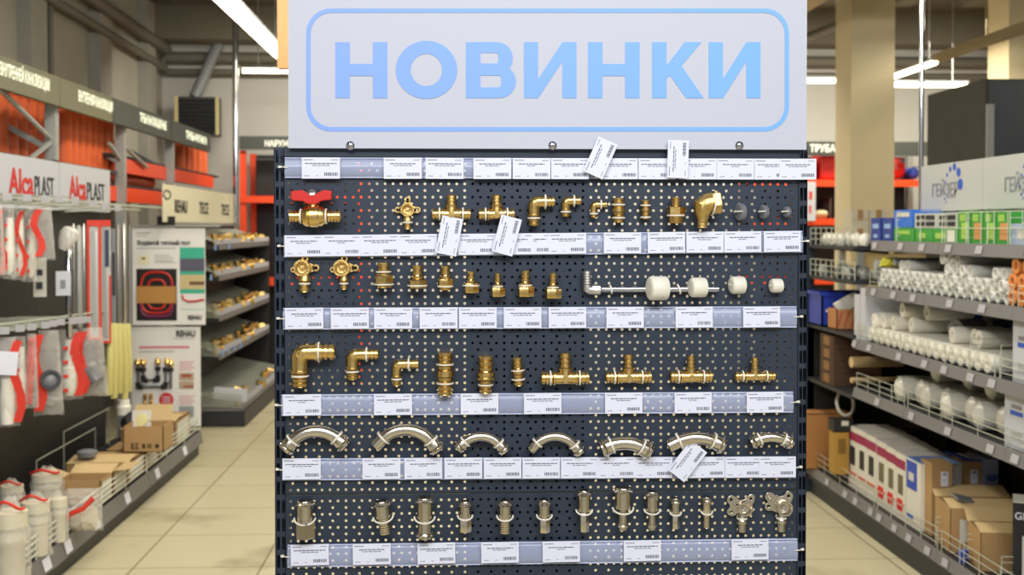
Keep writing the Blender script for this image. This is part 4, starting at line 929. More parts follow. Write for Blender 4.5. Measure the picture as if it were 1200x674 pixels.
mb = MB(); mb.tube([(-.07, -.07, .06), (-.03, -.085, .1), (.03, -.085, .125), (.07, -.07, .17)], .012, 6); build('red_header', mb, red_c, t)
def carton(label, loc, w, d, h, m=kraft, rz=0, flaps=('l', 'r'), ang=.5, open_=True, group=None, name='cardboard_box', label_patch=None):
    """front-bottom-centre at loc; w along x, d along y"""
    t = thing(name, label, 'box', loc, group, (0, 0, rz)); mb = MB(); th = .005
    mb.box(-w/2, w/2, 0, th, 0, h); mb.box(-w/2, w/2, d-th, d, 0, h); mb.box(-w/2, -w/2+th, 0, d, 0, h); mb.box(w/2-th, w/2, 0, d, 0, h); mb.box(-w/2, w/2, 0, d, 0, th)
    if not open_: mb.box(-w/2, w/2, 0, d, h-th, h)
    build('carton', mb, m, t, smooth=0)
    L_ = w*.45
    for f in flaps:
        mb = MB(); c, s_ = math.cos(ang), math.sin(ang)
        if f == 'f': mb.add([(-w/2, 0, h), (w/2, 0, h), (w/2*.96, -d*.45*c, h+d*.45*s_), (-w/2*.96, -d*.45*c, h+d*.45*s_)], [(0, 1, 2, 3)])
        if f == 'b': mb.add([(-w/2, d, h), (w/2, d, h), (w/2*.96, d+d*.45*c, h+d*.45*s_), (-w/2*.96, d+d*.45*c, h+d*.45*s_)], [(0, 1, 2, 3)])
        if f == 'l': mb.add([(-w/2, 0, h), (-w/2, d, h), (-w/2-L_*c, d*.97, h+L_*s_), (-w/2-L_*c, d*.03, h+L_*s_)], [(0, 1, 2, 3)])
        if f == 'r': mb.add([(w/2, 0, h), (w/2, d, h), (w/2+L_*c, d*.97, h+L_*s_), (w/2+L_*c, d*.03, h+L_*s_)], [(0, 1, 2, 3)])
        if f == 'in': mb.add([(-w/2, .0, h), (w/2, 0, h), (w/2, d*.48, h+.02), (-w/2, d*.48, h+.02)], [(0, 1, 2, 3)])
        build('flap', mb, kraft_l, t, smooth=0)
    if label_patch:
        u0, u1, v0, v1, side = label_patch; mb = MB()
        if side == 'f': mb.quad((u0*w-w/2, -.002, v0*h), (u1*w-w/2, -.002, v0*h), (u1*w-w/2, -.002, v1*h), (u0*w-w/2, -.002, v1*h))
        else: mb.quad((w/2+.002, u0*d, v0*h), (w/2+.002, u1*d, v0*h), (w/2+.002, u1*d, v1*h), (w/2+.002, u0*d, v1*h))
        build('paper_label', mb, card_w, t, smooth=0)
    return t
G = 'cardboard boxes on the left base shelf'
def cartY(label, y, d, w, h, **k): return carton(label, Vector((LX-.025-w/2, y, DZ)), w, d, h, group=G, **k)
cartY('nearest open cardboard box on the left base shelf, its rear flap raised', 6.2, .2, .22, .13, flaps=('l', 'b'), ang=.35, label_patch=(.1, .9, .1, .9, 's'))
cartY('second cardboard box on the left base shelf, lid flap bent toward the aisle', 6.42, .24, .2, .135, flaps=('r', 'in'), ang=.1, label_patch=(.1, .9, .1, .85, 's'))
cartY('wide cardboard box carrying the front of the printed open box', 6.70, .36, .34, .12, flaps=('in',), ang=.05, label_patch=(.1, .9, .1, .9, 's'), open_=False)
cartY('cardboard box under the rear of the printed open box', 7.10, .28, .24, .12, flaps=(), open_=False, label_patch=(.1, .9, .1, .9, 's'))
cartY('taller cardboard box right behind the printed open box', 7.42, .36, .24, .19, flaps=('in',), label_patch=(.1, .9, .05, .9, 's'))
cartY('pale-lidded cardboard box at the far end of the left base shelf', 7.83, .42, .26, .17, flaps=('in',), open_=False, label_patch=(.1, .9, .05, .9, 's'))
p = atZ(120, 541, .2); mb = MB(); mb.lathe((0, 0, 0), (0, 0, 1), [(0, .05), (.012, .055), (.03, .055), (.04, .03)], 20); pp = Vector((-2.07, 6.78, DZ+.145)); solo('drain_cover', mb, grey_p, 'flat grey round part lying on the cardboard boxes of the left shelf', 'fitting', (pp.x, pp.y, pp.z))
p = atY(168, 524, 7.0); p.z = DZ+.125; k = 7.0/1400
t = carton('open cardboard box with dark printed symbols, standing on top of other boxes', p, 46*k, .22, 30*k, flaps=('b',), ang=1.2)
mb = MB()
for x0, x1, z0, z1 in ((.2, .23, .12, .36), (.2, .3, .12, .16), (.2, .3, .22, .26), (.2, .3, .33, .36), (.32, .35, .12, .36), (.32, .4, .12, .16), (.32, .4, .33, .36), (.47, .55, .15, .33), (.6, .64, .15, .33), (.66, .7, .15, .33)):
    w, h = 46*k, 30*k; mb.quad((x0*w-w/2, -.002, z0*h), (x1*w-w/2, -.002, z0*h), (x1*w-w/2, -.002, z1*h), (x0*w-w/2, -.002, z1*h))
mb.lathe((.34*46*k, -.001, .24*30*k), (0, -1, 0), [(0, .013), (.001, .013)], 14); build('printed_symbols', mb, mat('box_print', '#3a2c1c', .8), t, smooth=0)
mb = MB(); mb.obox((0, 0, 0), (.11, .015, .11), (-.35, 0, .15)); q = atY(166, 492, 7.22); t = thing('sample_plate', 'square pale plate with a round cream disc, tilted in the printed open box', 'plate', q); build('plate', mb, card_w, t)
mb = MB(); mb.lathe((0, -.008, 0), (-.1, -.93, .33), [(0, .04), (.006, .04), (.008, .03)], 22); build('round_disc', mb, mat('cream_disc', '#e6dfa0', .5), t)
mb = MB(); q = atY(154, 494, 7.25); mb.lathe((0, 0, 0), (.6, -.6, .4), [(-.05, .03), (-.04, .05), (.03, .055), (.04, .045), (.04, .02)], 18); solo('black_fitting', mb, dark_m, 'round black part sticking out of the printed open box', 'fitting', q)

# ------------------------------------------------------------------ far left shelving with brass on hooks
def hook_shelving():
    t = thing('hook_shelving', 'far left shelving unit with rows of wire hooks holding small brass parts', 'shelving', (-2.1, 10.6, 0))
    Y0, Y1, XF, XB = 9.66, 12.2, -1.9, -2.24
    mb = MB(); mb.box(XB-.03, XB, Y0, Y1, .1, 1.62); build('back_panel', mb, black_m, t, world=True, smooth=0)
    mb = MB(); mb.box(XB, -1.70, Y0, Y1, 0, .13); build('base_shelf', mb, dark_m, t, world=True, smooth=0)
    mb = MB(); mb.box(XB, XF, Y1, Y1+.03, .1, 1.50); build('dark_blocker', mb, black_m, t, world=True, smooth=0)  # added dark sheet blocking the view, makes the shelf interior read dark
    tiers = [(1.455, XF), (1.205, XF), (.88, XF), (.57, XF), (.16, -1.72)]
    for i, (z, xf) in enumerate(tiers):
        mb = MB(); mb.box(XB, xf, Y0, Y1, z-.03, z-.01); mb.box(xf-.004, xf, Y0, Y1, z-.035, z+.012)
        sh = build('shelf', mb, dark_m if i < 4 else rail_m, t, world=True, smooth=0)
        mb = MB(); mb.box(xf, xf+.004, Y0, Y1, z-.03, z+.008); build('price_rail', mb, rail_m, sh, smooth=0)
        for v in sh.children[0].data.vertices: v.co -= t.location
        n = 24
        for k in range(n):
            y = Y0+.06+(Y1-Y0-.1)*k/(n-1); mb = MB()
            mb.tube([(XB, y, z+.13), (xf-.03, y, z+.03), (xf-.02, y, z+.05)], .006, 5); mb.obox((xf-.015, y, z+.03), (.003, .06, .045), (0, 0, -.6), 1)
            build('hook', mb, [wire_m, label_m], t, world=True)
        if i in (2, 3, 4):
            mb = MB()
            for k in range(6): mb.tube([(XB+.05, Y0-.002, z+.02+.02*k), (xf, Y0-.002, z+.0+.02*k)], .004, 5)
            build('wire_end', mb, wire_m, t, world=True)
    return tiers
tiers = hook_shelving()
fm = MB(); fm.lathe((0, 0, 0), (0, 0, 1), [(0, .02), (.025, .02), (.026, .034), (.045, .034), (.046, .023), (.08, .023)], 10); fm.lathe((0, 0, .04), (.3, 1, .2), [(0, .02), (.07, .02), (.071, .03), (.085, .03)], 10)
fst = None; lv = ['top', 'second', 'third', 'fourth', 'lowest']
copper = mat('copper_brass', '#c98a3c', .3, 1)
for i, (z, xf) in enumerate(tiers):
    for k in range(15):
        if i == 4 and k % 3: continue
        y = 9.74+2.36*k/14; loc = Vector((xf-.05-.04*(k % 2), y+.012, z-.005+.02*(k % 2)))
        l = 'small brass fitting, %s hook row of far left shelving, %s from the front' % (lv[i], ORD[k] if i < 4 else ORD[k//3])
        if fst is None: fst = solo('brass_fitting', fm, brass, l, 'fitting', loc, 'brass fittings on the far left hooks')
        else: o = fst.copy(); COL.objects.link(o); o.location = loc; o['label'] = l; o.rotation_euler = (0, 0, .7*k)
ltm = None; bl = mat('blue_tag', '#7fa8dc', .6)
for k, (x, y) in enumerate(((252.5, 290), (268.5, 289), (247.5, 325), (261, 414), (268, 411), (275, 408), (282, 405))):
    p = atX(x, y, -1.892); l = 'light blue price tag on the far left shelving, %s counted from the top and left' % ORD[k]
    if ltm is None: mb = MB(); mb.obox((0, 0, 0), (.003, .06, .045)); ltm = solo('blue_tag', mb, bl, l, 'price tag', p, 'light blue tags', smooth=0)
    else: o = ltm.copy(); COL.objects.link(o); o.location = p; o['label'] = l
p = atY(270, 462, 9.7); mb = MB(); mb.obox((0, 0, .0), (.26, .03, .10), (0, .08, .0)); solo('white_board', mb, white_s, 'white flat board lying slanted in the lowest tray of the far left shelving', 'board', p)

# back rack on both sides --------------------------------------------------
BRY = 11.8
for side, (px0, px1, lab) in enumerate(((281, 420, 'orange beamed rack against the back wall, left of the display stand'), (880, 1090, 'orange beamed rack against the back wall, right of the display stand'))):
    BRY = 12.35 if side == 0 else 11.8
    a, b = atY(px0, 200, BRY).x, atY(px1, 200, BRY).x
    t = thing('storage_rack', lab, 'rack', ((a+b)/2, BRY+.3, 0)); X_ = lambda x: atY(x, 0, BRY).x; Z_ = lambda y: atY(600, y, BRY).z
    for x in ((a, b) if side == 0 else (a, b)):
        mb = MB(); mb.box(x, x+.06, BRY, BRY+.06, 0, Z_(177)); mb.box(x, x+.06, BRY+.6, BRY+.66, 0, Z_(177)); build('post', mb, orange_b if side == 0 else galv, t, world=True, smooth=0)
    for y in ((234, 330) if side == 0 else (214, 260, 330)):
        mb = MB(); mb.box(a, b, BRY-.02, BRY+.03, Z_(y+4), Z_(y-4)); mb.box(a, b, BRY+.03, BRY+.66, Z_(y-1), Z_(y-3)); build('beam', mb, orange_b, t, world=True, smooth=0)
    mb = MB(); mb.box(a, b, BRY+.67, BRY+.69, .1, Z_(178)); build('back_panel', mb, dark_m, t, world=True, smooth=0)
    y0, y1 = (161, 176.5) if side == 0 else (165, 182)
    s_ = thing('fascia_sign', 'dark fascia sign on the back rack, %s' % ('НАРУЖНАЯ lettering, left of the stand' if side == 0 else 'lettering beginning ТРУБА, right of the stand'), 'sign', ((a+b)/2, BRY-.03, Z_(y1)))
    mb = MB(); mb.box(a, b, BRY-.05, BRY-.022, Z_(y1), Z_(y0)); build('fascia_board', mb, fascia_m, s_, world=True, smooth=0)
    q = atY(310 if side == 0 else 949, 171.5 if side == 0 else 178, BRY-.052)
    text('НАРУЖНАЯ КАНАЛИЗАЦИЯ' if side == 0 else 'ТРУБА ДЛЯ ВОДЫ', .085 if side == 0 else .1, cream_t, s_, face_cam(q), 'lettering', .02, .001, .8)
def rbox(name, label, x0, x1, y0, y1, Y, m, d=.3, cat='box', group=None, bev=.02, parts=()):
    a, b = atY(x0, y1, Y), atY(x1, y0, Y); c = Vector(((a.x+b.x)/2, Y, a.z)); w = b.x-a.x; h = b.z-a.z
    t = thing(name, label, cat, c, group); mb = MB(); mb.box(-w/2, w/2, 0, d, 0, h); o = build('body', mb, m, t)
    if bev: md = o.modifiers.new('bevel', 'BEVEL'); md.width = bev; md.segments = 2
    for k_, (nm, u0, u1, v0, v1, mm) in enumerate(parts):
        mb = MB(); mb.box((u0-.5)*w, (u1-.5)*w, -.004-.0008*k_, 0, v0*h, v1*h); build(nm, mb, mm, t, smooth=0)
    return t
redb = mat('red_plastic', '#c9241f', .4)
rbox('red_canister', 'red plastic canister on the back rack, left of the cream column', 961, 981, 179, 210, BRY+.05, redb, parts=(('lid', .1, .6, .96, 1.08, redb),))
rbox('red_canister', 'red plastic canister on the back rack close to the display stand', 940, 957, 186, 210, BRY+.05, redb, parts=(('lid', .2, .6, .96, 1.06, redb),))
rbox('red_canister', 'rounded red container on the back rack, right of the cream column', 1040, 1066, 186, 210, BRY+.05, redb, bev=.12, parts=(('lid', .3, .7, .96, 1.05, redb),))
rbox('blue_container', 'small blue container on the back rack beside the chrome pole', 1067, 1079, 196, 210, BRY+.05, blue_m, bev=.05, parts=(('lid', .2, .8, .96, 1.05, blue_m),))
rbox('cream_sack', 'cream sack on the second level of the back rack, left of the column', 956, 972, 246, 256, BRY+.05, mat('sack', '#cdc39c', .7), bev=.04, parts=(('seam', .05, .95, .45, .5, kraft_d),))
rbox('dark_bundle', 'dark bundle on the back rack next to the cream sack', 966, 982, 232, 256, BRY+.25, black_m, bev=.06, parts=(('strap', .4, .5, 0, 1, grey_p),))
rbox('hanging_sign', 'white vertical panel with red marks under the red canisters', 945, 956, 213, 259, BRY-.06, white_s, d=.05, cat='sign', bev=0, parts=(('red_mark', .3, .6, .55, .75, red_t), ('red_mark', .3, .5, .2, .4, red_t)))
rbox('dark_sheet_stack', 'dark boxes on the back rack, left of the stand', 300, 335, 186, 229, 12.6, black_m, bev=0, parts=(('edge', 0, 1, .96, 1, grey_p),))

# fan heater, ceiling pipes, cables, lamps
p = atY(231, 158, 12.6); k = 12.6/1400
t = thing('fan_heater', 'black louvred fan heater with pale side strips hanging by the back wall', 'heater', p, None, (0, 0, .12)); w, h = 50*k, 44*k
mb = MB(); mb.box(-w/2, w/2, 0, .3, 0, h); build('housing', mb, black_m, t, smooth=0)
mb = MB()
for i in range(9): mb.obox((0, -.012, h*(.1+.1*i)), (w*.8, .03, .012), (.6, 0, 0))
build('louvre', mb, dark_m, t, smooth=0)
for sg in (-1, 1):
    mb = MB(); mb.obox((sg*w*.46, -.012, h/2), (.035, .03, h), (0, 0, 0)); build('side_strip', mb, mat('pale_strip', '#b5a878', .6), t, smooth=0)
mb = MB(); mb.tube([atY(228, 114, 12.75), atY(238, 92, 12.8), atY(248, 68, 12.85), atY(256, 52, 12.9)], .06, 10); build('supply_duct', mb, grey_p, t, world=True)
tb = t.children[-1]
tb.rotation_euler = (0, 0, -.12)
pipem = mat('ceiling_pipe', '#6b675c', .6)
def cpipe(label, pts, r): 
    mb = MB(); mb.tube(pts, r, 10); solo('ceiling_pipe', mb, pipem, label, 'pipe', pts[0], 'pipes below the ceiling', world=True)
cpipe('thick grey pipe along the top of the back wall, upper one', [(-3.1, 12.95, 3.42), (6.4, 12.95, 3.42)], .06)
cpipe('thinner grey pipe along the back wall, just below the thick one', [(-3.1, 12.98, 3.27), (6.4, 12.98, 3.27)], .035)
cpipe('grey pipe running along the left wall toward the back corner, upper one', [(-3.08, 4.5, 3.62), (-3.08, 12.9, 3.5)], .06)
cpipe('grey pipe running along the left wall, lower one', [(-3.1, 4.5, 3.42), (-3.1, 12.9, 3.3)], .04)
cpipe('thin vertical cable pipe on the left wall behind the fascia signs', [(-3.13, 9.5, 3.55), (-3.13, 9.4, 3.3), (-3.13, 9.45, 2.0)], .022)
cpipe('thin sloping pipe under the ceiling right of the header sign', [atY(930, 50, 12), atY(985, 28, 11)], .04)
def luminaire(label, c, L_, along, r=.022):
    t = thing('ceiling_lamp', label, 'lamp', c, 'fluorescent ceiling lamps', (0, 0, 0 if along == 'y' else -math.pi/2))
    mb = MB(); mb.box(-r*1.3, r*1.3, -L_/2, L_/2, r*.9, r*.9+.02); build('housing', mb, grey_p, t)
    mb = MB(); mb.tube([(0, -L_/2+.01, .0), (0, L_/2-.01, .0)], r, 12); build('tube', mb, lamp_m, t)
    z = RZ-c[2]
    for y in (-L_/2+.15, L_/2-.15): build('suspension', MB().tube([(0, y, r), (0, y, z)], .005, 5), galv, t)
luminaire('slanting bright ceiling lamp at the upper left beside the header sign', (-1.43, 8.35, 3.0), 2.7, 'y', .042)
luminaire('cross-wise ceiling lamp left of the header sign, half hidden by it', (-1.0, 11.0, 3.03), 1.9, 'x')
luminaire('cross-wise ceiling lamp just right of the header sign, left of the column', (3.25, 11.25, 3.0), 1.5, 'x')
luminaire('cross-wise ceiling lamp right of the cream column', (4.35, 11.45, 2.99), 1.25, 'x')
luminaire('slanting bright ceiling lamp beside the chrome pole on the right', (4.05, 10.55, 3.0), 1.2, 'y')
mb = MB(); mb.box(4.0, 4.1, 5.5, 9.9, 3.0, 3.06); mb.tube([(4.05, 6, 3.06), (4.05, 6, RZ-.2)], .006, 5); mb.tube([(4.05, 9, 3.06), (4.05, 9, RZ)], .006, 5); solo('cable_tray', mb, mat('tray', '#8c7c58', .6), 'long tan cable tray continuing toward the camera from the right slanting lamp', 'tray', (4.05, 7.7, 3.0), world=True, smooth=0)
mb = MB(); mb.box(2.60, 2.85, 6.5, 10.5, 3.35, 3.5); mb.box(2.65, 2.7, 7.4, 7.45, 3.5, RZ); mb.box(2.65, 2.7, 9.4, 9.45, 3.5, RZ); solo('cable_tray', mb, mat('tray_light', '#b5a27a', .6), 'broad tan beam-like tray under the ceiling at the right edge of the sign', 'tray', (2.7, 8.5, 3.4), world=True, smooth=0)
p0, p1 = atX(277, 262, -1.95), atX(277, 0, -1.95)
mb = MB(); mb.tube([(p0.x, p0.y, 1.63), (p0.x, p0.y, RZ)], .028, 12); solo('chrome_pole', mb, chrome, 'thin chrome pole between ceiling and the end of the cream brand panel', 'pole', (p0.x, p0.y, 1.63), world=True)
p0 = atY(1079, 250, 5.86); mb = MB(); mb.tube([(p0.x, 5.86, 1.53), (p0.x, 5.86, RZ)], .0125, 12); solo('chrome_pole', mb, chrome, 'thin chrome pole at the left edge of the right-hand brand panel', 'pole', (p0.x, 5.86, 1.53), world=True)
mb = MB(); a, b = atY(325, 80, 4.5), atY(347, 0, 4.5); mb.box(a.x, b.x, 4.5, 4.55, a.z, RZ); solo('hanging_board', mb, wood_m, 'tan wooden board hanging from the ceiling behind the left edge of the sign', 'board', (a.x, 4.5, a.z), world=True, smooth=0)
# dark tall cabinet on the right
t = thing('tall_cabinet', 'tall dark cabinet standing behind the right-hand brand panels', 'cabinet', (3.9, 8.5, 0))
mb = MB(); mb.box(3.6, 4.2, 8.0, 9.0, 0, 2.615); build('carcass', mb, mat('cabinet_dark', '#3b3a34', .6, noise=.1), t, world=True, smooth=0)
mb = MB(); mb.box(3.62, 4.2, 7.99, 8.0, .05, 2.6); build('front_panel', mb, mat('cabinet_blue', '#4b4f55', .4, noise=.3, nscale=1.2), t, world=True, smooth=0)
mb = MB(); mb.box(3.6, 3.65, 7.97, 7.99, .05, 2.44); build('edge_profile', mb, galv, t, world=True, smooth=0)
# ================================================================== RIGHT AISLE
QX, QB = 2.12, 2.60
unit = thing('goods_shelving', 'long right-hand shelving unit with dark shelves, grey price rails and wire fences', 'shelving', (2.36, 5.6, 0))
for y0, y1 in ((3.4, 4.78), (4.785, 6.12)):
    mb = MB(); mb.box(QB, QB+.03, y0, y1, .1, 1.66); build('back_panel', mb, black_m, unit, world=True, smooth=0)
for y in (4.78, 6.12):
    mb = MB(); mb.box(QB-.05, QB+.03, y-.02, y+.02, 0, 1.68); build('post', mb, dark_m, unit, world=True, smooth=0)
LEV = [1.53, 1.295, 1.005, .745, .17]
FAR = [6.05, 6.08, 6.27, 6.27, 7.1]
SEAM = [[4.40, 5.20], [4.45, 5.3], [4.6, 5.6], [4.5, 5.55], [4.35, 5.15, 5.95]]
for i, z in enumerate(LEV):
    xf = QX if i else QX+.02
    mb = MB(); mb.box(xf, QB, 3.4, FAR[i], z-.03 if i < 4 else 0.09, z); sh = build('shelf', mb, dark_m, unit, world=True, smooth=0)
    if i == 4: mb = MB(); mb.box(xf+.02, QB, 3.4, FAR[i], 0, .09); build('plinth', mb, dark_m, unit, world=True, smooth=0)
    ed = [3.4]+SEAM[i]+[FAR[i]]
    for a, b in zip(ed, ed[1:]):
        a += .004
        mb = MB(); mb.add([(xf, a, z+.005), (xf, b, z+.005), (xf-.012, b, z-.045), (xf-.012, a, z-.045), (xf+.01, a, z-.05), (xf+.01, b, z-.05), (xf+.01, b, z+.005), (xf+.01, a, z+.005)], [(0, 1, 2, 3), (3, 2, 5, 4), (0, 1, 6, 7), (0, 3, 4, 7), (1, 2, 5, 6)])
        r_ = build('price_rail', mb, rail_m, None, world=False, smooth=0)
        for v in r_.data.vertices: v.co -= unit.location
        r_.parent = sh
        if i:
            mb = MB(); fence(mb, xf+.008, a+.02, b-.02, z, .085 if i < 4 else .1, 3, (b-a-.04)/4, .002)
            w_ = build('wire_fence', mb, wire_m, None)
            for v in w_.data.vertices: v.co -= unit.location
            w_.parent = sh
for i, z, ys in ((0, 1.53, (5.75, 5.45, 5.2, 4.95, 4.75, 4.55, 4.42)), (3, .745, (5.72, 5.2, 4.42)), (4, .17, (5.25, 4.95, 4.6)), (2, 1.005, (4.9, 4.62, 4.3))):
    for y in ys:
        mb = MB(); h = .135 if i == 0 else .13; x0 = QX+.03
        for k in range(4 if i == 0 else 3): mb.tube([(x0, y, z+.03+k*h/3.4), (x0+.25, y, z+.03+k*h/3.4)], .002, 5)
        mb.tube([(x0, y, z), (x0, y, z+h), (x0+.25, y, z+h), (x0+.25, y, z)], .0026, 5); build('wire_divider', mb, wire_m, unit, world=True)
mb = MB(); fence(mb, QX+.035, 4.1, 5.18, 1.53, .135, 2, .12, .002); build('wire_fence', mb, wire_m, unit, world=True)
# rail labels
rl = None; RLAB = [(1024, 0), (1054, 0), (1079, 0), (1110, 0), (1146, 0), (1023, 1), (1046, 1), (1069, 1), (1112, 1), (1150, 1), (1001, 2), (1018, 2), (1053, 2), (1083, 2), (1106, 2), (1137, 2), (1162, 2), (1028, 3), (1068, 3), (1111, 3), (1161, 3), (1190, 3), (970, 4), (991, 4), (1003, 4), (1021, 4), (1031, 4), (1049, 4), (1066, 4), (1088, 4), (1109, 4)]
RN = ['top', 'second', 'third', 'fourth', 'lowest']; cnt = {}
for x, i in RLAB:
    xf = (QX if i else QX+.02)-.0105; p = atX(x, 400, xf); k = cnt.get(i, 0); cnt[i] = k+1
    l = 'small grey-white label, %s price rail of right shelving, %s from the far end' % (RN[i], ORD[k])
    loc = (xf, p.y, LEV[i]-.02)
    if rl is None: mb = MB(); mb.obox((0, 0, 0), (.002, .06, .034), (0, .24, 0)); rl = solo('shelf_label', mb, label_m, l, 'label', loc, 'labels on the right price rails', smooth=0)
    else: o = rl.copy(); COL.objects.link(o); o.location = loc; o['label'] = l
# brand panels
GX = 2.31
for k, (xa, xb) in enumerate(((1081, 1153), (1153.5, 1240))):
    ya, yb = atX(xa, 0, GX).y, atX(xb, 0, GX).y; z0, z1 = 1.683, 1.905
    t = thing('brand_panel', 'white panel, grey word and arc of blue dots, %s' % ('beside the chrome pole' if k == 0 else 'cut by the right picture edge'), 'sign', (GX, (ya+yb)/2, z0), 'brand panels above the right shelving')
    mb = MB(); mb.box(GX, GX+.01, yb, ya, z0, z1); build('panel', mb, mat('panel_grey', '#b4b5b3', .6), t, world=True, smooth=0)
    s0, s1 = atX(1094 if k == 0 else 1179, 0, GX-.003).y, atX(1124 if k == 0 else 1216, 0, GX-.003).y
    gt = text('ГЕЙЗЕР', .085, mat('grey_lettering', '#8a8e96', .6), t, face_left((GX-.003, s0, 1.752)), 'grey_lettering', .0, .0008); fit_text(gt, 1, s0, s1)
    cy = (s0+s1)/2; sc = (s0-s1)/.40; S0 = atX(1094, 0, GX-.003).y
    for dx, dy, r in ((598, 213, .006), (607, 185, .009), (619, 163, .012), (636, 153, .017), (652, 175, .021), (659, 222, .026), (594, 252, .006), (598, 280, .006), (603, 293, .004)):
        q = atX(930+dx/3.37, 150+dy/3.37, GX); mb = MB(); mb.lathe((GX, q.y-S0+s0, q.z), (-1, 0, 0), [(0, r), (.002, r)], 16, sq=1.0); build('blue_dot', mb, blue_t, t, world=True)
    mb = MB(); mb.box(GX-.002, GX-.0005, cy-.16*sc, cy-.02*sc, 1.742, 1.746); build('small_print', mb, MATS['grey_lettering'], t, world=True, smooth=0)
# boxes standing on the right shelves: front on plane X, spanning pixels x0..x1
def sbox(name, label, x0, x1, ytop, z, m, X=QX+.05, d=.25, cat='box', group=None, parts=(), rzj=0, top=None, h=None):
    yf, yn = atX(x0, 400, X).y, atX(x1, 400, X).y; w = yf-yn
    if h is None: h = atX((x0+x1)/2, ytop, X).z-z
    t = thing(name, label, cat, (X, (yf+yn)/2, z), group, (0, 0, rzj)); mb = MB(); mb.box(0, d, -w/2, w/2, 0, h); build('body', mb, m, t, smooth=0)
    for k_, (nm, u0, u1, v0, v1, mm) in enumerate(parts):        # u runs from far (left in view) to near
        mb = MB(); mb.box(-.002-.0008*k_, 0, w/2-u1*w, w/2-u0*w, v0*h, v1*h); build(nm, mb, mm, t, smooth=0)
    if top: mb = MB(); mb.box(0, d, -w/2, w/2, h, h+.002); build('top_print', mb, top, t, smooth=0)
    return t
Z1 = 1.531
dkb = mat('box_dark_blue', '#1f3a8c', .45)
for k, (a, b) in enumerate(((1020, 1031), (1033.5, 1045))):
    sbox('blue_carton', 'tall dark blue carton on the top right shelf, %s' % ('farther of the pair' if k == 0 else 'nearer of the pair'), a, b, 255.5, Z1, dkb, d=.12, group='dark blue cartons on the top right shelf', parts=(('pale_print', .2, .8, .55, .75, mat('pale_blue', '#8fb0dc', .6)), ('pale_print', .3, .7, .15, .3, MATS['pale_blue'])))
grb = green_m; lime = mat('lime_print', '#9fc85a', .6)
G1 = 'green cartons on the top right shelf'
sbox('green_carton', 'low green carton under the blue one on the top right shelf', 1047, 1070, 267, Z1, grb, group=G1, parts=(('pale_print', .2, .8, .55, .8, lime),))
yb_ = atX(1058, 267, QX+.05).z
sbox('blue_carton', 'bright blue carton lying on a green carton, top right shelf', 1047, 1068, 246, yb_+.002, mat('bright_blue', '#2f6fd0', .5), group=None, parts=(('white_print', .15, .85, .6, .85, card_w),))
sbox('green_carton', 'low green carton under the carton with dark windows, left one', 1072, 1092, 268, Z1, grb, group=G1, parts=(('pale_print', .2, .6, .3, .7, lime),))
sbox('green_carton', 'low green carton under the carton with dark windows, right one', 1093, 1121, 268, Z1, grb, group=G1, parts=(('pale_print', .1, .5, .3, .7, lime), ('cream_print', .6, .9, .1, .9, white_p)))
yw = atX(1095, 268, QX+.05).z
for k, (a, b) in enumerate(((1071, 1097), (1098, 1121))):
    sbox('window_carton', 'grey carton with four dark windows stacked on green cartons, %s' % ('farther one' if k == 0 else 'nearer one'), a, b, 250, yw+.002, mat('grey_carton', '#b9bdb8', .6), parts=[('dark_window', u, u+.36, v, v+.28, dark_m) for u in (.1, .54) for v in (.15, .58)], group='cartons with dark windows')
for k, (a, b, lab) in enumerate(((1122, 1136, 'tall green carton right of the dark-windowed cartons'), (1137, 1151, 'tall green carton with an orange picture, middle of the green row'), (1152, 1166, 'plain tall green carton, third of the tall green row'), (1167, 1182, 'tall green carton with white and orange picture, last before the teal one'))):
    sbox('green_carton', lab, a, b, 247.5, Z1, grb, group=G1, parts=(('pale_print', .15, .6, .7, .9, lime), ('picture', .3, .9, .15, .65, mat('orange_print', '#c98f5a', .6) if k % 2 else lime)))
sbox('teal_carton', 'teal green carton at the right end of the top right shelf', 1184, 1215, 248, Z1, mat('teal_carton', '#35a56a', .5), X=QX+.1, parts=(('white_print', .1, .9, .6, .7, card_w),))
sbox('grey_carton', 'pale blue-grey carton in front of the teal one, right end of the top shelf', 1184, 1210, 262, Z1, mat('pale_grey_blue', '#9fb0c8', .5), d=.05, X=QX+.045, parts=(('white_print', .3, .7, .3, .7, card_w),))
# distant white cartons with tan tape on a table by the column
tb_ = thing('packing_table', 'tan table by the cream column, stacked with small taped white cartons', 'table', (3.55, 9.2, 0)); mb = MB(); zt = atY(1010, 290, 9.0).z
mb.box(3.05, 3.95, 9.0, 9.5, zt-.03, zt); build('tabletop', mb, kraft_l, tb_, world=True, smooth=0)
for x in (3.07, 3.89):
    for y in (9.02, 9.44): mb = MB(); mb.box(x, x+.05, y, y+.05, 0, zt-.03); build('leg', mb, galv, tb_, world=True, smooth=0)
mb = MB(); mb.box(3.05, 3.95, 9.1, 9.12, .1, zt-.05); build('back_panel', mb, mat('cream_panel', '#d8bf86', .7), tb_, world=True, smooth=0)
wc = mat('white_carton', '#d9cfb8', .65)
for k, (x0, x1, y0, y1) in enumerate(((998, 1018, 268, 288.5), (1019, 1040, 268, 288.5), (1041, 1062, 268, 288.5), (998, 1018, 246, 267), (1019, 1040, 246, 267))):
    rbox('taped_carton', 'small white carton with tan tape by the cream column, %s' % ['lower left', 'lower middle', 'lower right', 'upper left', 'upper right'][k], x0, x1, y0, y1, 9.05, wc, d=.2, bev=0, group='taped white cartons', parts=(('tape', .35, .65, .4, 1, kraft), ('tan_line', 0, 1, .45, .5, kraft_l)))  # tape patch and a narrow tan line across each carton
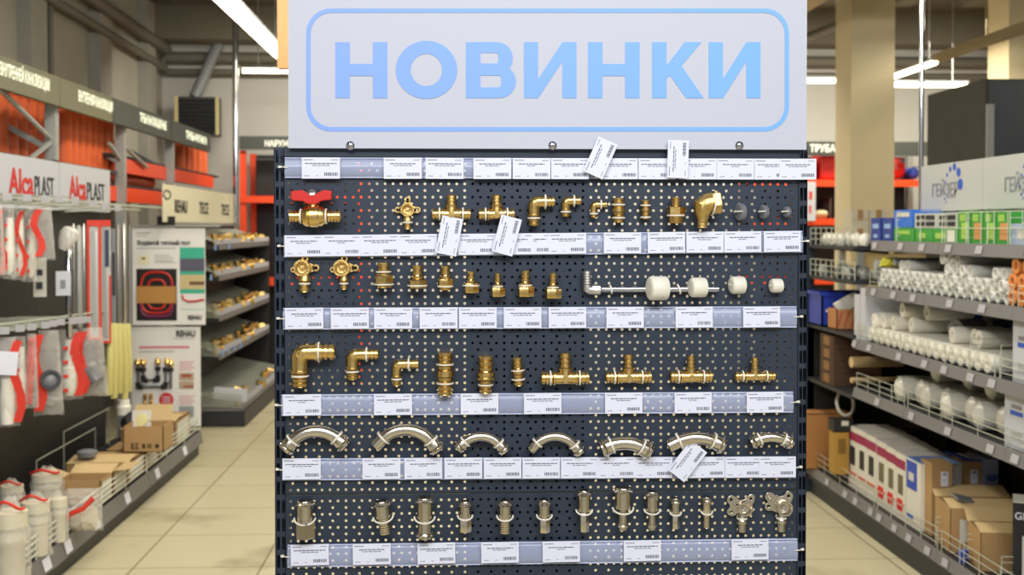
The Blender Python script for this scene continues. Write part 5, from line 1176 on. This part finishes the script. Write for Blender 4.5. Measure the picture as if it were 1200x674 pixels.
# second shelf: plastic pipes lying end-out
def hollow(r, L_, t=.25):
    mb = MB(); mb.lathe((0, 0, 0), (1, 0, 0), [(.02, r*(1-t)), (0, r*(1-t)), (0, r*.97), (.003, r), (L_, r), (L_, r*.9)], 12, 0, cap=False); mb.lathe((.02, 0, 0), (1, 0, 0), [(0, r*(1-t)), (.001, r*(1-t))], 12, 1); return mb
wpipe = mat('pipe_white', '#dddcd6', .45); wbore = mat('pipe_bore', '#c9c7bf', .6)
pp = None; rp = .0255; Z2 = LEV[1]+.001
def ytop2(x):
    for a, b, y in ((1024, 1050, 314), (1050, 1062, 300), (1062, 1103, 322), (1103, 1120, 300), (1120, 1138, 311), (1138, 1148, 318), (1148, 1158, 320), (1158, 1166, 325), (1166, 1182, 307)):
        if a <= x < b: return y
    return None
y = 5.98; ci = 0
while y > 4.5:
    xpix = 600+F*((2.15*cp-y*sp)/(2.15*sp+y*cp)); yt = ytop2(xpix)
    if yt:
        hh = atX(xpix, yt, QX+.03).z-Z2; n = max(1, round(hh/(2*rp)))
        for k in range(n):
            loc = Vector((QX+.03+.012*((ci+k) % 3), y, Z2+rp+k*2*rp*.93)); l = 'short white plastic pipe lying end-out in the pile on the second right shelf'
            if pp is None: pp = solo('plastic_pipe', hollow(rp, .36), [wpipe, wbore], l, 'pipe', loc, 'white pipes on the second right shelf')
            else: o = pp.copy(); COL.objects.link(o); o.location = loc
    y -= 2*rp*1.02; ci += 1
op = None
for k, (x, r0) in enumerate(((1186, 0), (1197, 0), (1208, 0), (1186, 1), (1197, 1), (1190, 2), (1203, 2))):
    yy = atX(x, 330, QX+.03).y; loc = Vector((QX+.03, yy, Z2+.034+r0*.062)); l = 'orange pipe end with a pale centre on the second right shelf, at the right edge'
    if op is None: op = solo('plastic_pipe', hollow(.033, .3, .5), [mat('orange_pale', '#d98a4a', .5), mat('bore_pale', '#d9cfc0', .5)], l, 'pipe', loc, 'orange pipe ends at the right edge')
    else: o = op.copy(); COL.objects.link(o); o.location = loc
for k, (x, yt, L_, r) in enumerate(((1050, 302, .4, .02), (1068, 303, .42, .02), (1028, 310, .3, .03), (1128, 300, .42, .022))):
    yy = atX(x, 310, QX+.1).y; mb = MB(); mb.lathe((0, 0, 0), (1, -.08, 0), [(0, r), (L_, r)], 14); z = max(atX(x, yt, QX+.1).z-r, 1.40)
    solo('wrapped_pipe', mb, mat('pipe_greyish', '#a9acb2', .4), 'grey-white wrapped pipe lying on top of the white pipe pile, %s from the far end' % ORD[k], 'pipe', (QX+.09, yy, z), 'wrapped pipes on the pile')
mb = pillow(.12, .05, .1, 5); p = atX(1043, 304, QX+.1); solo('yellow_wrap', mb, mat('yellow_wrap', '#e6e04a', .5), 'bright yellow wrapped piece at the far end of the second right shelf', 'package', (p.x, p.y, 1.40))
# third shelf: white rolls
def roll(r, L_, band=True):
    mb = MB(); mb.lathe((0, 0, 0), (1, 0, 0), [(.015, r*.35), (0, r*.4), (0, r*.94), (.006, r), (L_-.006, r), (L_, r*.94), (L_, r*.3)], 18, 0, cap=False); mb.lathe((.014, 0, 0), (1, 0, 0), [(0, r*.36), (.001, r*.36)], 12, 1)
    if band: mb.lathe((L_*.55, 0, 0), (1, 0, 0), [(0, r*1.004), (L_*.1, r*1.004)], 18, 2, cap=False)
    return mb
Z3 = LEV[2]+.001; rm = [white_p, mat('core_grey', '#b5b2aa', .5), blue_m]; rr1 = None; k = 0; y = 6.12
sm = []
while y > 4.72:
    l = 'white filter roll, bottom layer of third right shelf, %s from the far end' % ORD[k]
    loc = Vector((QX+.03, y, Z3+.041))
    if rr1 is None: rr1 = solo('filter_roll', roll(.04, .24, False), rm, l, 'roll', loc, 'white rolls in the bottom layer')
    else: o = rr1.copy(); COL.objects.link(o); o.location = loc; o['label'] = l
    y -= .086; k += 1
rr2 = None
for k, (yy, dz, dx) in enumerate(((6.06, .11, .0), (5.98, .112, .02), (5.87, .11, .03), (5.80, .18, .05), (5.71, .113, .06), (5.62, .18, .1), (5.18, .112, .04), (5.09, .112, .1), (4.98, .113, .07))):
    l = 'blue-banded white roll, upper layers of third right shelf, %s from the far end' % ORD[k]; loc = Vector((QX+.03+dx, yy, Z3+dz+.008))
    if rr2 is None: rr2 = solo('filter_roll', roll(.038, .40), rm, l, 'roll', loc, 'banded rolls in the upper layers')
    else: o = rr2.copy(); COL.objects.link(o); o.location = loc; o['label'] = l
mb = MB(); mb.lathe((0, 0, 0), (-1, -.5, 0), [(0, .045), (.16, .045), (.162, .02), (.1, .018)], 20, cap=False); solo('hollow_roll', mb, mat('roll_grey', '#9c9ea2', .5), 'grey roll with a dark hollow end lying on the white rolls, third right shelf', 'roll', (2.42, 5.42, Z3+.13))
for k, (a, b, yt, d) in enumerate(((1001, 1007, 345, .05), (1008, 1014, 338, .05))):
    sbox('white_sleeve', 'tall white flat package standing at the far end of the third right shelf, %s' % ('left one' if k == 0 else 'right one'), a, b, yt, Z3, white_s, d=.3, cat='package', X=QX+.02, group='white flat packages at the far shelf end', parts=(('faint_print', .2, .8, .2, .3, card_w),))
def tallbox(label, x0, x1, ytop, z, X):
    return sbox('tall_carton', label, x0, x1, ytop, z, white_s, X=X, d=.09, parts=(('blue_print', .25, .75, .55, .62, blue_t), ('dark_print', .3, .7, .66, .72, grey_p), ('small_print', .3, .7, .2, .3, MATS['print_grey'])), group='tall white cartons at the right edge')
tallbox('tall white carton with blue print on the third right shelf at the picture edge', 1187, 1212, 373, Z3, QX+.03)
tallbox('tall white carton with blue print on the fourth right shelf at the picture edge', 1178, 1207, 455, LEV[3]+.001, QX+.03)
# fourth shelf: film-wrapped rolls
Z4 = LEV[3]+.001; wr = None
whr = mat('wrapped_white', '#d6d3c8', .3, coat=.5, bump=.25, noise=.08, nscale=9)
for k, (y, z, dx, r) in enumerate([(5.74-.14*q, .066, (0, .05, .02, .06)[q % 4], .062) for q in range(8)]+[(5.54-.29*q, .178, .1+.03*(q % 2), .055) for q in range(4)]):
    l = 'large film-wrapped white roll, %s layer of fourth right shelf, %s from the far end' % (('bottom', ORD[k]) if k < 8 else ('upper', ORD[k-8]))
    mb = MB(); mb.lathe((0, 0, 0), (1, -.12, 0), [(-.03, r*.1), (-.02, r*.7), (0, r), (.38, r), (.4, r*.8)], 18); solo('wrapped_roll', mb, whr, l, 'roll', (QX+.05+dx, y, Z4+z), 'film-wrapped rolls')
# bottom shelf
Z5 = LEV[4]+.001
def magbox(label, x0, x1, ytop, dk):
    return sbox('white_carton', label, x0, x1, ytop, Z5, mat('carton_white', '#dcd8cc', .6), X=QX+.06, d=.22, group='white and magenta cartons', top=mat('carton_top', '#d9d3cc', .6),
                parts=(('magenta_band', 0, 1, .78, .92, mag_m), ('dark_picture', .25, .75, .38, .68, dark_m if dk else mat('khaki_print', '#6b6446', .6)), ('red_mark', .1, .9, .2, .25, mat('red_mark', '#c2583f', .6))) + ((('red_figure', .2, .7, .12, .3, red_t),) if not dk else ()))
for k, (a, b, yt) in enumerate(((995, 1005.5, 501), (1006, 1016, 506), (1016.5, 1027.5, 512), (1028.5, 1039.5, 519), (1040, 1050.5, 526), (1051, 1062, 533))):
    magbox('white carton with magenta band and %s picture, bottom right shelf, %s of three' % ('dark' if k < 3 else 'khaki', ['farthest', 'middle', 'nearest'][k % 3]), a, b, yt, k < 3)
t = sbox('blue_white_carton', 'white carton with a large blue square, right of the magenta-banded cartons', 1063, 1080, 540, Z5, MATS['carton_white'], X=QX+.06, d=.2, parts=(('blue_square', .05, .75, .55, .97, blue_m), ('white_arc', .2, .55, .68, .8, card_w), ('blue_mark', .1, .5, .1, .16, blue_t)), top=mat('top_blue', '#5f86cc', .5))
def fbox(name, label, x0, x1, ytop, ybase, z, m, d=.25, parts=(), group=None, cat='box', sidex=0):
    p = atZ((x0+x1)/2, ybase, z); return rbox(name, label, x0, x1, ytop, ybase, p.y, m, d=d, cat=cat, group=group, bev=0, parts=parts)
gk = 'tall cardboard boxes on the bottom right shelf'
for k, (x0, x1, yt, dz) in enumerate(((1092, 1116, 543, 0), (1127, 1151, 541, .0))):
    Yk = 5.42 if k == 0 else 5.5
    a = atY(x0, yt, Yk); b = atY(x1, yt, Yk); t = thing('tall_cardboard_box', 'tall cardboard box with a white paper label, %s of the pair' % ('left, nearer the aisle' if k == 0 else 'right, deeper in the shelf'), 'box', ((a.x+b.x)/2, Yk, Z5), gk)
    w = b.x-a.x; h = a.z-Z5; mb = MB(); mb.box(-w/2, w/2, 0, .13, 0, h); build('carton', mb, kraft, t, smooth=0)
    mb = MB(); mb.box(-w*.05, w*.3, -.002, 0, h*.68, h*.88); build('paper_label', mb, paper, t, smooth=0)
    mb = MB(); mb.box(0.02*w, w*.22, -.003, -.002, h*.83, h*.86); mb.box(0.02*w, w*.2, -.003, -.002, h*.76, h*.765); build('label_print', mb, ink, t, smooth=0)
t = rbox('grey_blue_carton', 'grey-blue carton with blue lettering behind the tall cardboard boxes', 1153, 1170, 538, 640, 5.47, mat('grey_blue', '#8d97b4', .5), d=.2, bev=0)
text('ЗЕР', .03, blue_t, t, face_cam((t.location.x-.028, 5.465, t.location.z+.31)), 'blue_lettering', .03, .0008)
mb = MB(); mb.obox((0, 0, 0), (.2, .14, .004), (.1, .15, .3)); mb.obox((.0, .0, .004), (.09, .1, .003), (.1, .15, .3), 1); q = atY(1138, 536, 5.55); solo('leaflet', mb, [blue_m, paper], 'blue and white leaflet lying on top of the tall cardboard boxes', 'leaflet', q, smooth=0)
mb = MB(); mb.obox((0, 0, 0), (.12, .12, .004), (.05, 0, .2)); q = atY(1102, 540, 5.5); solo('leaflet', mb, mat('leaflet_blue', '#7c9ad4', .5), 'pale blue leaflet on the left tall cardboard box', 'leaflet', q, smooth=0)
# open cardboard boxes near the front
carton('open low cardboard box with bent flaps right of the wire divider, bottom right shelf', Vector((2.33, 5.1, Z5)), .34, .24, .2, flaps=('b', 'in'), ang=.3, rz=-.12, group='open cardboard boxes on the bottom right shelf', label_patch=(.12, .26, .25, .75, 'f'))
carton('open cardboard box with a raised pale flap beside the black carton, bottom right shelf', Vector((2.3, 4.82, Z5)), .26, .2, .165, flaps=('b', 'in'), ang=.5, rz=-.15, group='open cardboard boxes on the bottom right shelf')
mb = MB(); mb.obox((0, 0, 0), (.10, .07, .008), (.2, .25, .1)); solo('grey_part', mb, grey_p, 'flat grey part lying in the open cardboard boxes, bottom right shelf', 'fitting', (2.26, 5.2, Z5+.222), smooth=0)
mb = MB(); mb.lathe((0, 0, 0), (0, 0, 1), [(0, .02), (.05, .022), (.055, .015)], 12); solo('blue_fitting', mb, blue_m, 'small blue part standing by the front fence of the bottom right shelf', 'fitting', (2.16, 4.98, Z5+.0))
Yb = 4.6; a = atY(1187, 589, Yb); t = thing('black_carton', 'black carton with white lettering at the lower right picture edge', 'box', (a.x, Yb, Z5)); h = a.z-Z5
mb = MB(); mb.box(0, .18, 0, .16, 0, h); build('body', mb, mat('carton_black', '#1c1d20', .4), t, smooth=0); mb = MB(); mb.box(0, .18, 0, .16, h, h+.002); build('pale_top', mb, white_p, t, smooth=0)
q = text('GEYSER', .04, paper, None, face_cam((.006, -.002, h-.065)), 'white_lettering', .02, .0008); q.parent = t
mb = MB(); mb.box(.035, .15, -.002, 0, .04, h-.13); build('pale_picture', mb, card_w, t, smooth=0)
t.rotation_euler = (0, 0, -.44)
# far end bay of the right shelving -------------------------------------------------
bay = thing('end_bay', 'dark open bay at the far end of the right shelving holding a blue crate', 'shelving', (2.36, 6.8, 0))
mb = MB(); mb.box(QX-.02, QX+.04, 7.12, 7.18, 0, 1.6); build('post', mb, up_m, bay, world=True, smooth=0)
mb = MB(); mb.box(QB, QB+.02, 6.15, 7.12, .172, 1.0); build('back_panel', mb, black_m, bay, world=True, smooth=0)  # added dark sheet hiding the pale background behind the lower bay
mb = MB(); mb.box(QX, QB, 7.12, 7.14, .172, 1.0); build('dark_blocker', mb, black_m, bay, world=True, smooth=0)  # second added dark sheet, keeps the far end of the bay dark
for z, h_ in ((1.50, 1), (1.315, 1), (1.025, 0), (.70, 0)):
    mb = MB(); mb.box(QX, QB-.0, 6.3, 7.12, z-.02, z); sh = build('shelf', mb, dark_m, bay, world=True, smooth=0)
    if h_:
        mb = MB(); mb.prism([(QX, z-.02), (QB, z-.02), (QB, z-.06)], 7.08, 7.1); build('bracket', mb, dark_m, bay, world=True, smooth=0)
        mb = MB(); fence(mb, QX+.01, 6.3, 7.1, z, .1, 3, .1, .0028); build('wire_fence', mb, wire_m, bay, world=True)
r = random.Random(3); bf = None
for k in range(22):
    z = 1.501 if k < 12 else 1.316; loc = Vector((QX+.05+.12*r.random(), 6.36+.068*(k if k < 12 else k-12), z+.02)); l = ('white bagged plastic piece piled on the upper small shelf beside the cream column' if k < 12 else 'bagged metal piece piled on the lower small shelf beside the cream column')
    if k in (0, 12):
        mb = MB(); mb.lathe((0, 0, -.02), (.2, .1, 1), [(0, .02), (.03, .035), (.05, .03), (.07, .012)], 8); bf = solo('small_part', mb, white_p if k == 0 else galv, l, 'fitting', loc, 'white pieces on the upper small shelf' if k == 0 else 'metal pieces on the lower small shelf')
    else: o = bf.copy(); COL.objects.link(o); o.location = loc; o['label'] = l; o.rotation_euler = (0, 0, k)
# blue crate, carton etc
t = thing('plastic_crate', 'blue plastic crate standing on the shelf of the far end bay', 'crate', (2.26, 6.96, 1.026)); w, d, h = .29, .26, .2; mb = MB()
for x0, x1, y0, y1 in ((-w/2, -w/2+.01, -d/2, d/2), (w/2-.01, w/2, -d/2, d/2), (-w/2, w/2, -d/2, -d/2+.01), (-w/2, w/2, d/2-.01, d/2)): mb.box(x0, x1, y0, y1, 0, h)
mb.box(-w/2, w/2, -d/2, d/2, 0, .01); build('crate_body', mb, mat('crate_blue', '#1b36a0', .4), t, smooth=0)
mb = MB(); mb.box(-w/2-.012, w/2+.012, -d/2-.012, -d/2+.012, h-.02, h); mb.box(-w/2-.012, w/2+.012, d/2-.012, d/2+.012, h-.02, h); mb.box(-w/2-.012, -w/2+.012, -d/2, d/2, h-.02, h); build('rim', mb, MATS['crate_blue'], t, smooth=0)
mb = MB(); mb.box(-.1, -.02, -d/2-.002, -d/2, .05, .07); mb.box(-.12, -.06, -d/2-.002, -d/2, .085, .1); build('white_print', mb, paper, t, smooth=0)
p = Vector((2.235, 6.62, 1.026)); t = carton('small open cardboard box with slanted red stripes in front of the blue crate', p, .2, .16, .115, flaps=(), m=mat('box_red_tan', '#b07a4c', .7))
mb = MB()
for k in range(5):
    x = -.10+.04*k; mb.quad((x, -.002, .015), (x+.01, -.002, .015), (x+.035, -.002, .1), (x+.025, -.002, .1))
build('red_stripes', mb, mat('stripe_red', '#a84432', .6), t, smooth=0)
mb = MB(); mb.obox((0, 0, 0), (.14, .03, .07), (0, -.5, .1)); solo('white_part', mb, white_p, 'white plastic piece sticking up out of the red-striped cardboard box', 'fitting', (2.22, 6.7, 1.17))
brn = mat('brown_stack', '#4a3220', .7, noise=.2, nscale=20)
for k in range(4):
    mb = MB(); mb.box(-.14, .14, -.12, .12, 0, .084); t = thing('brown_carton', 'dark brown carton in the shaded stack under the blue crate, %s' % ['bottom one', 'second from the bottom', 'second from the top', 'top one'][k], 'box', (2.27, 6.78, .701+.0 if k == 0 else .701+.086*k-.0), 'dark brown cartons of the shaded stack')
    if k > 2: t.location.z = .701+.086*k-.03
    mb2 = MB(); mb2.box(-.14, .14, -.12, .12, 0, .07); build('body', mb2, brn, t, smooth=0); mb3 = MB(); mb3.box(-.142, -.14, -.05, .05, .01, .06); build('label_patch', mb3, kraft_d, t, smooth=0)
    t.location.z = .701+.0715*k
for k, (z, lab) in enumerate(((.86, 'cream paper roll lying on the shaded shelf right of the brown stack'), (.76, 'pale strip lying below the cream paper roll'))):
    mb = MB(); mb.lathe((0, 0, 0), (1, .1, 0), [(0, .03 if k == 0 else .015), (.3, .03 if k == 0 else .015)], 14); solo('paper_roll', mb, kraft_l, lab, 'roll', (2.17, 6.47, z), 'pale rolls in the shade')
p = atZ(958, 541, Z5); p = Vector((2.19, 6.95, Z5)); carton('large plain cardboard box at the far end of the right shelving, beside the display stand', p, .30, .17, .33, flaps=(), open_=False, m=mat('cardboard_warm', '#a9743f', .75))
mb = MB(); mb.tube([(.05*math.cos(a), .02*math.sin(a), .07*math.sin(a)) for a in [k*math.pi/8 for k in range(16)]], .01, 6, closed=True); solo('white_ring', mb, white_p, 'white ring lying on the large plain cardboard box in the shade', 'ring', (2.28, 6.9, .57))
t = rbox('ochre_carton', 'ochre carton with faint dark print left of the magenta-banded cartons', 978, 995, 507, 556, 6.5, mat('ochre', '#a98236', .6), d=.1, bev=0, parts=(('dark_print', .25, .75, .5, .85, mat('ochre_dark', '#7a5a22', .7)),))
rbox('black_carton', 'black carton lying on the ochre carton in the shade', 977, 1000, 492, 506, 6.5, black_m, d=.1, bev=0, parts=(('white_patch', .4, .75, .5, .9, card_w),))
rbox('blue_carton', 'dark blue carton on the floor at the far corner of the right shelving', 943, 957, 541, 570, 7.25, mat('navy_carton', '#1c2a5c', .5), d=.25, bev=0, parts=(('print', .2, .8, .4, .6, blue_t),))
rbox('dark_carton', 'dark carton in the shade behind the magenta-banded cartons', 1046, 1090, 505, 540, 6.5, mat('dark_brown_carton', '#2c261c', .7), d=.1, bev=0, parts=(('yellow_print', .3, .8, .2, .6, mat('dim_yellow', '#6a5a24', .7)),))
